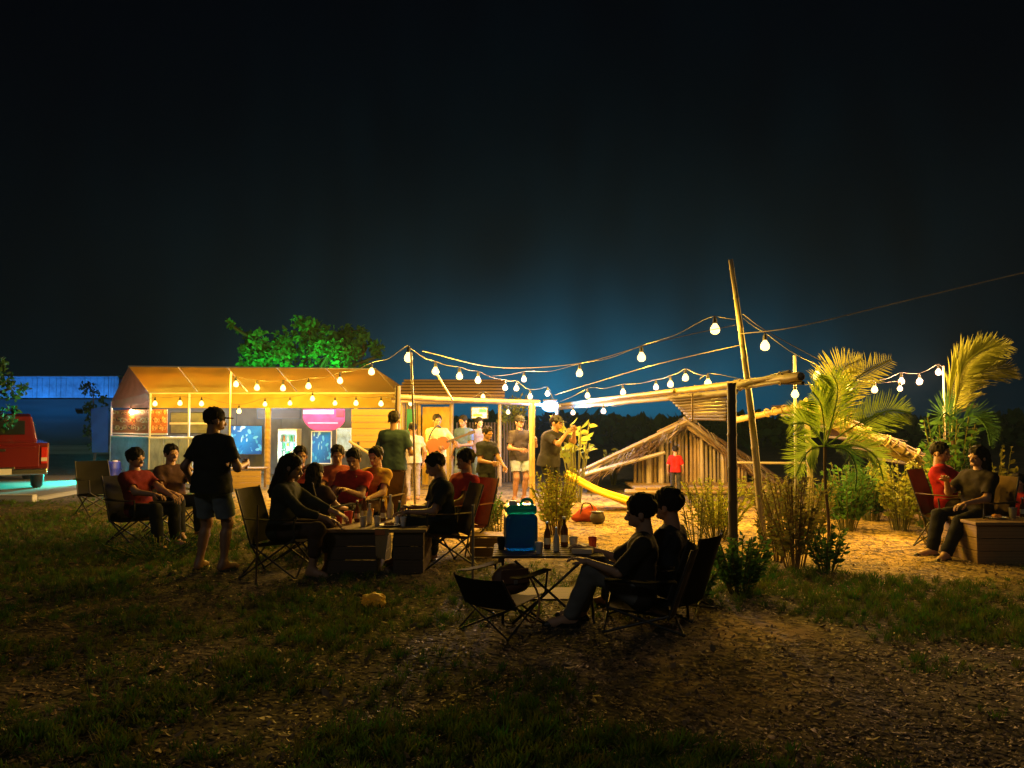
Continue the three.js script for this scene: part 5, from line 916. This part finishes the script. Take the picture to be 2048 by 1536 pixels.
{ // box table at the right edge
  const D = 8.35, x0 = at(1947, HORIZON, D).x, h = at(0, 1044, D).y, w = 0.78, cx = x0 + w / 2, gy = groundY(cx, -8.6), root = thing('box_table', 'brown box table with bottles at the right edge', 'table', [cx, gy, -D - 0.4]), H = h - gy;
  part(root, 'tabletop', box(w + 0.05, 0.035, 0.86, 0, H - 0.0175, 0, 0.008), M.wood); for (let i = 0; i < 3; i++) { const s = (H - 0.04) / 3; for (const z of [0.39, -0.39]) part(root, 'board', box(w, s - 0.006, 0.02, 0, s * (i + 0.5), z, 0.005), M.wood); for (const q of [-1, 1]) part(root, 'board', box(0.02, s - 0.006, 0.76, q * (w / 2 - 0.012), s * (i + 0.5), 0, 0.005), M.wood); }
  const P = (px, z) => V(at(px, HORIZON, D + z).x, h + 0.001, -D - z);
  cup('metal grey cup on the right edge box table', P(2020, 0.3), M.metal, 1.1); bottle('brown bottle at the very right of the box table', P(2040, 0.45), brownGlass, 0.85); const pl = thing('plate', 'white plate on the left half of the box table', 'plate', P(1985, 0.3)); part(pl, 'dish', new THREE.LatheGeometry([[0.001, 0.004], [0.07, 0.004], [0.11, 0.02], [0.112, 0.016], [0.07, 0], [0.001, 0]].map((q) => new THREE.Vector2(...q)), 20), M.white); part(pl, 'food', [new THREE.IcosahedronGeometry(0.04, 1).scale(1, 0.6, 1).translate(0, 0.025, 0), new THREE.IcosahedronGeometry(0.025, 1).translate(0.04, 0.02, 0.01)], mat([0.45, 0.2, 0.06], 0.6));
}
{ // litter
  const p = g2(748, 1207), g = new THREE.IcosahedronGeometry(0.1, 4), a = g.attributes.position; for (let i = 0; i < a.count; i++) { const x = a.getX(i), y = a.getY(i), z = a.getZ(i), k = 1 + 0.35 * noise(x * 22, y * 22, z * 22) + 0.2 * noise(x * 50, y * 50, z * 50); a.setXYZ(i, x * k * 1.0, (y * k) * 0.62 + 0.05, z * k * 0.8); } g.computeVertexNormals();
  const o = shade(new THREE.Mesh(g, mat([0.9, 0.66, 0.05], 0.6, { transmission: 0.35, thickness: 0 }))); o.name = 'plastic_bag'; o.position.copy(p); scene.add(o); tag(o, 'crumpled yellow plastic bag lying on the grass', 'bag');
}
{ // red bag and dark pot at the foot of the slide
  const p = atDepth(1172, 11.9), bag = thing('bag', 'red cloth bag lying at the foot of the yellow slide', 'bag', p); part(bag, 'sack', mesh3([E(V(0, 0.1, 0), 0.16, 0.11, 0.12), E(V(0.08, 0.16, 0), 0.09, 0.09, 0.08), E(V(-0.15, 0.06, 0.02), 0.09, 0.06, 0.07)], 0.016, 0.04, (x, y, z) => 0.012 * noise(x * 18, y * 18, z * 18)), mat([0.42, 0.07, 0.03], 0.85, { map: clothTex })); part(bag, 'strap', tube([V(-0.1, 0.12, 0.08), V(-0.05, 0.28, 0.06), V(0.06, 0.27, 0.05), V(0.1, 0.16, 0.07)], 0.012, 6), M.woodDark);
  const q = atDepth(1194, 11.6), pot = thing('pot', 'small dark round pot beside the red bag', 'pot', q); part(pot, 'body', new THREE.LatheGeometry([[0.001, 0], [0.07, 0], [0.11, 0.05], [0.115, 0.1], [0.09, 0.15], [0.085, 0.17], [0.1, 0.18], [0.07, 0.175], [0.06, 0.14]].map((e) => new THREE.Vector2(...e)), 18), mat([0.05, 0.035, 0.03], 0.5)); part(pot, 'lid', new THREE.SphereGeometry(0.085, 16, 6, 0, 6.29, 0, 1.2).scale(1, 0.4, 1).translate(0, 0.15, 0), M.steelDark);
}
{ // low wooden box lit by the lamps between the tables
  const p = atDepth(973, 8.9), root = thing('wooden_box', 'low bright wooden box behind the front table', 'box', p); for (let i = 0; i < 2; i++) part(root, 'plank', box(0.36, 0.1, 0.02, 0, 0.06 + i * 0.108, 0.15, 0.005), M.woodYellow); for (const s of [-1, 1]) part(root, 'side', box(0.02, 0.21, 0.28, s * 0.17, 0.115, 0, 0.005), M.woodYellow); part(root, 'top', box(0.39, 0.02, 0.33, 0, 0.235, 0, 0.005), M.woodYellow);
}

// ---------------------------------------------------------------- people
const dark = [0.022, 0.024, 0.026], darkGreen = [0.03, 0.035, 0.028], maroon = [0.16, 0.02, 0.022], red = [0.42, 0.03, 0.025];
const ground = (px, D) => atDepth(px, D);
const R = Math.PI;
person({ label: 'broad man standing with his back to us in black shirt, cap and pale shorts', pos: g2(420, 1138), yaw: R - 0.35, girth: 1.16, seed: 1, hair: 'cap', shirt: { c: dark, sleeve: 0.7 }, pants: { c: [0.16, 0.20, 0.24], len: 0.86 }, handR: [-0.2, 1.08, 0.28], gripR: 1, handL: [0.3, 0.86, 0.08], headYaw: -0.55, footL: [0.14, 0.075, 0], footR: [-0.15, 0.075, 0.02], skin: 1 });
function sitter(o) { // a person in a camp chair of their own
  const p = o.pos ?? ground(o.px, o.D); person({ pose: 'sit', hipY: (o.seat ?? 0.36) + 0.10, ...o, pos: p });
  if (o.chair !== null) campChair(o.chairLabel, V(p.x, p.y, p.z), o.yaw, o.chairMat ?? M.chair, { seat: o.seat, back: o.back });
}
sitter({ px: 283, D: 9.7, yaw: 1.15, lean: -0.2, label: 'person in dark red top sitting left of the standing man, facing right', seed: 2, hair: 'thick', shirt: { c: maroon, sleeve: 0.7 }, pants: { c: dark, len: 1.9 }, handL: [0.12, 0.62, 0.42], handR: [-0.14, 0.66, 0.4], shoes: 1, chairLabel: 'black camp chair under the sitter at far left', headYaw: 0.1 });
sitter({ px: 347, D: 10.5, yaw: 0.9, lean: -0.1, label: 'person with lit face sitting just left of the standing man', seed: 3, shirt: { c: [0.09, 0.05, 0.045] }, pants: { c: dark, len: 1.9 }, handL: [0.08, 0.85, 0.3], gripL: 1, chairLabel: 'camp chair under the second sitter from the left, behind the standing man', skin: 2 });
sitter({ px: 566, D: 7.85, yaw: 1.45, lean: 0.12, twist: 0.1, label: 'long haired woman in dark clothes leaning to the crate table from its left', seed: 4, hair: 'long', shirt: { c: darkGreen, sleeve: 1.6 }, pants: { c: [0.07, 0.045, 0.035], len: 1.55 }, handL: [0.16, 0.60, 0.52], handR: [-0.1, 0.58, 0.5], footL: [0.1, 0.07, 0.46], footR: [-0.1, 0.07, 0.36], headPitch: 0.25, chairLabel: 'dark camp chair at the left end of the crate table', skin: 0 });
sitter({ px: 604, D: 10.4, yaw: 0.5, label: 'person in dark red sitting behind the long haired woman', seed: 5, hair: 'short', shirt: { c: maroon }, pants: { c: dark }, handR: [-0.05, 0.9, 0.32], chairLabel: 'camp chair behind the long haired woman', chairMat: M.chairTan, skin: 1 });
sitter({ px: 640, D: 9.0, yaw: 2.6, scale: 0.88, label: 'small person in dark pink and black seen from behind at the crate table', seed: 6, hair: 'long', shirt: { c: [0.05, 0.03, 0.035], sleeve: 0.6 }, pants: { c: dark, len: 1.9 }, chairLabel: 'camp chair under the small person seen from behind' });
sitter({ px: 676, D: 10.6, yaw: 0.25, label: 'person in brown red shirt sitting behind the red cups', seed: 7, hair: 'short', shirt: { c: [0.26, 0.06, 0.04] }, pants: { c: dark }, headPitch: 0.2, chairLabel: 'camp chair behind the red cups', chairMat: M.chairTan, skin: 1 });
sitter({ px: 706, D: 9.7, yaw: -0.15, label: 'dark haired person in bright red shirt sitting behind the crate table', seed: 8, hair: 'bun', shirt: { c: red }, pants: { c: dark }, handL: [0.05, 0.72, 0.34], headPitch: 0.3, chairLabel: 'camp chair under the bright red shirt', skin: 0 });
sitter({ px: 748, D: 10.1, yaw: -0.4, label: 'person in yellow shirt sitting behind the crate table', seed: 9, hair: 'short', shirt: { c: [0.55, 0.33, 0.05] }, pants: { c: [0.1, 0.06, 0.03] }, handR: [-0.02, 0.8, 0.33], headPitch: 0.15, chairLabel: 'camp chair under the yellow shirt', chairMat: M.chairTan, skin: 2 });
sitter({ px: 889, D: 8.35, yaw: -1.25, lean: 0.1, label: 'person in black sitting at the right of the crate table with a glowing phone', seed: 10, hair: 'short', shirt: { c: dark, sleeve: 0.7 }, pants: { c: dark, len: 1.9 }, handR: [0.03, 0.64, 0.36], handL: [0.12, 0.6, 0.4], gripR: 1, headPitch: 0.35, chairLabel: 'brown camp chair with red top at the right of the crate table', chairMat: M.chairTan });
sitter({ px: 922, D: 9.1, yaw: -0.9, label: 'person in red sitting behind the phone user', seed: 11, hair: 'thick', shirt: { c: red }, pants: { c: dark }, chairLabel: 'red camp chair right of the phone user', chairMat: M.chairRed, skin: 1 });
{ // phone held by the sitter
  const p = at(873, 990, 8.25), root = thing('phone', 'glowing phone in the hand of the sitter in black', 'phone', p, 0.25); part(root, 'case', box(0.072, 0.15, 0.009, 0, 0, 0, 0.004), M.socket); part(root, 'screen', box(0.064, 0.138, 0.002, 0, 0, 0.0058, 0.0005), glow(0.12, 0.35, 0.8, 1.2)); root.rotation.x = -0.3;
  lampLight([0.4, 0.65, 1], 0.05, p.clone().add(V(0, 0, 0.03)));
}
// standing around the booth
person({ label: 'man in dark teal shirt standing behind the left table, his back to us', pos: ground(787, 11.6), yaw: R - 0.2, seed: 12, girth: 1.05, shirt: { c: [0.03, 0.055, 0.07], sleeve: 0.7 }, pants: { c: [0.1, 0.06, 0.03], len: 1.9 }, handL: [0.16, 1.0, 0.25], handR: [-0.2, 1.05, 0.25], headYaw: 0.3, skin: 1 });
person({ label: 'man in pale yellow shirt with a dark strap before the yellow doorway', pos: ground(874, 15.9), yaw: 0.25, seed: 13, shirt: { c: [0.72, 0.6, 0.36], sleeve: 0.75 }, pants: { c: [0.25, 0.2, 0.13], len: 1.9 }, handL: [0.36, 1.08, 0.3], handR: [-0.02, 1.0, 0.24], gripR: 1, gripL: 1, headYaw: 0.2, skin: 1 });
{ // guitar on its strap
  const p = ground(874, 15.9), root = thing('guitar', 'guitar slung across the man in pale yellow', 'guitar', V(p.x + 0.02, p.y + 1.04, p.z + 0.2), 0.25), sh = new THREE.Shape(); sh.moveTo(-0.2, -0.05); sh.bezierCurveTo(-0.24, -0.2, 0.0, -0.2, 0.04, -0.1); sh.bezierCurveTo(0.1, -0.16, 0.26, -0.12, 0.24, 0.0); sh.bezierCurveTo(0.26, 0.13, 0.1, 0.16, 0.04, 0.1); sh.bezierCurveTo(0, 0.2, -0.24, 0.2, -0.2, -0.05);
  const g = new THREE.ExtrudeGeometry(sh, { depth: 0.07, bevelEnabled: true, bevelSize: 0.008, bevelThickness: 0.008, bevelSegments: 2 }).rotateZ(0.35); part(root, 'body', g, mat([0.28, 0.10, 0.025], 0.3)); part(root, 'neck', box(0.5, 0.045, 0.025, 0.45, 0, 0.075, 0.006).rotateZ(0.35), M.woodDark); part(root, 'head', box(0.14, 0.07, 0.02, 0.75, 0, 0.07, 0.008).rotateZ(0.35), M.woodDark); part(root, 'strap', tube([V(-0.2, -0.02, 0.02), V(-0.12, 0.25, 0.0), V(0.02, 0.4, -0.06), V(0.14, 0.3, -0.2)], 0.018, 6), M.socket);
}
person({ label: 'person in blue shirt standing right of the yellow doorway', pos: ground(928, 17), yaw: -0.5, seed: 14, shirt: { c: [0.10, 0.16, 0.34], sleeve: 0.7 }, pants: { c: [0.14, 0.17, 0.24], len: 1.9 }, headPitch: 0.2, handL: [0.1, 1.02, 0.26], skin: 1 });
person({ label: 'person in mauve grey top standing under the booth sign', pos: ground(957, 17.2), yaw: 0.5, seed: 15, scale: 0.97, hair: 'long', shirt: { c: [0.26, 0.2, 0.2], sleeve: 0.6 }, pants: { c: [0.1, 0.14, 0.13], len: 1.9 }, skin: 2 });
person({ label: 'person in white shirt standing between the dark post and the doorway', pos: ground(826, 15.2), yaw: R + 0.4, seed: 16, scale: 0.9, hair: 'bun', shirt: { c: [0.48, 0.44, 0.48], sleeve: 0.6 }, pants: { c: [0.3, 0.28, 0.34], len: 1.9 }, skin: 0 });
person({ label: 'short haired person in black from neck to ankle, forearm held out to the right', pos: ground(972, 12.6), yaw: 0.75, seed: 17, scale: 0.86, shirt: { c: dark, sleeve: 0.7 }, pants: { c: [0.028, 0.03, 0.028], len: 1.9 }, handL: [0.14, 0.92, 0.36], handR: [-0.12, 1.0, 0.3], headPitch: 0.2, skin: 1 });
person({ label: 'person in black shirt and pale denim shorts beside the yellow post', pos: ground(1038, 14.6), yaw: 0.5, seed: 18, scale: 0.97, hair: 'cap', shirt: { c: [0.045, 0.038, 0.04], sleeve: 0.7 }, pants: { c: [0.28, 0.34, 0.40], len: 0.75 }, handL: [0.2, 1.2, 0.3], gripL: 1, handR: [-0.16, 1.02, 0.3], skin: 1 });
person({ label: 'big man in dark shirt holding both hands up before his face', pos: ground(1098, 12.9), yaw: 1.0, seed: 19, scale: 0.98, girth: 1.22, lean: 0.16, shirt: { c: [0.045, 0.043, 0.048], sleeve: 0.72 }, pants: { c: dark, len: 1.9 }, handL: [0.12, 1.40, 0.42], handR: [-0.1, 1.36, 0.40], gripL: 1, gripR: 1, elbowL: [0.6, -0.8, 0.2], elbowR: [-0.6, -0.8, 0.2], hunch: 0.5, headPitch: 0.1, hair: 'cap', capColor: [0.10, 0.10, 0.12], skin: 0 });
person({ label: 'small child in red shirt standing before the lit hut gable', pos: V(at(1350, HORIZON, 15.9).x, 0.02, -15.9), yaw: R - 0.3, seed: 20, scale: 0.58, headScale: 1.3, shirt: { c: [0.5, 0.02, 0.02], sleeve: 0.9 }, pants: { c: [0.05, 0.05, 0.055], len: 1.9 }, skin: 0 });
// the couple in front
sitter({ pos: ground(1280, 5.9), yaw: -1.75, seat: 0.16, back: 0.44, lean: -0.04, scale: 0.95, headScale: 1.15, label: 'person in dark shirt and pale trousers reclining at the front table', seed: 21, hair: 'thick', shirt: { c: [0.035, 0.03, 0.026], sleeve: 1.0 }, pants: { c: [0.15, 0.155, 0.15], len: 1.92 }, handL: [0.2, 0.52, 0.40], handR: [-0.16, 0.56, 0.42], footL: [0.12, 0.07, 0.56], footR: [-0.1, 0.07, 0.50], headPitch: 0.1, chairLabel: 'low dark camp chair of the reclining sitter in front', shoes: 1, skin: 2 });
sitter({ pos: ground(1334, 6.35), yaw: -2.15, seat: 0.16, back: 0.48, lean: -0.05, scale: 0.95, headScale: 1.2, label: 'person with full dark hair sitting right beside the reclining one', seed: 22, hair: 'thick', shirt: { c: [0.022, 0.026, 0.034], sleeve: 0.8 }, pants: { c: dark, len: 1.9 }, footL: [0.13, 0.07, 0.52], footR: [-0.1, 0.07, 0.48], headPitch: 0.12, chairLabel: 'low dark camp chair at the right of the couple', shoes: 1 });
// right group
sitter({ px: 1890, D: 9.5, seat: 0.42, yaw: 0.75, label: 'person in red shirt sitting under the palm at right', seed: 23, hair: 'short', shirt: { c: [0.4, 0.02, 0.03], sleeve: 0.8 }, pants: { c: [0.04, 0.03, 0.03], len: 1.9 }, handL: [0.14, 0.76, 0.42], handR: [-0.12, 0.8, 0.38], chairLabel: 'tan camp chair under the red shirted sitter at right', chairMat: M.chairTan, skin: 1 });
sitter({ px: 1948, D: 8.95, seat: 0.4, yaw: -1.2, lean: -0.12, label: 'long haired sitter in black, legs out to the left, at right', seed: 24, hair: 'long', shirt: { c: [0.03, 0.024, 0.022], sleeve: 0.8 }, pants: { c: [0.018, 0.018, 0.02], len: 1.9 }, footL: [0.13, 0.07, 0.66], footR: [-0.13, 0.07, 0.56], handR: [-0.1, 0.85, 0.34], chairLabel: 'tan camp chair of the long haired sitter at right', chairMat: M.chairTan, shoes: 1 });
sitter({ px: 2032, D: 9.45, scale: 0.72, yaw: -0.6, lean: 0.05, label: 'child with orange lit face and red shirt behind the box table', seed: 25, hair: 'short', headScale: 1.2, shirt: { c: red }, pants: { c: dark }, handR: [-0.2, 0.62, 0.4], headPitch: 0.2, chairLabel: 'camp chair of the child behind the box table', skin: 2 });
// empty chairs
campChair('empty dark camp chair at the far left edge of the party', ground(205, 12.6), 0.9, M.chair);
campChair('empty dark camp chair at the left end of the front table, a bag on it', ground(1008, 5.85), 2.5, M.chair, { seat: 0.27, back: 0.22 }).scale.setScalar(0.86);
{ const c = ground(1008, 5.85), root = thing('shoulder_bag', 'brown shoulder bag on the empty chair by the front table', 'bag', V(c.x + 0.05, c.y + 0.27, c.z + 0.02), 0.4), lm = mat([0.14, 0.06, 0.03], 0.6, { map: clothTex }); part(root, 'pouch', mesh3([E(V(0, 0.1, 0), 0.15, 0.11, 0.08), E(V(0, 0.05, 0), 0.15, 0.06, 0.085)], 0.014, 0.03, (x, y, z) => 0.008 * noise(x * 20, y * 20, z * 20)), lm); part(root, 'flap', box(0.22, 0.11, 0.02, 0, 0.13, 0.085, 0.009), lm); part(root, 'strap', tube([V(0.13, 0.15, 0), V(0.18, -0.05, 0.12), V(0.12, -0.2, 0.16), V(0.02, -0.13, 0.16), V(-0.1, 0.1, 0.08)], 0.009, 6), mat([0.30, 0.15, 0.06], 0.6)); part(root, 'buckle', box(0.03, 0.03, 0.01, 0, 0.09, 0.098, 0.003), M.metal); }

renderer.render(scene, camera);
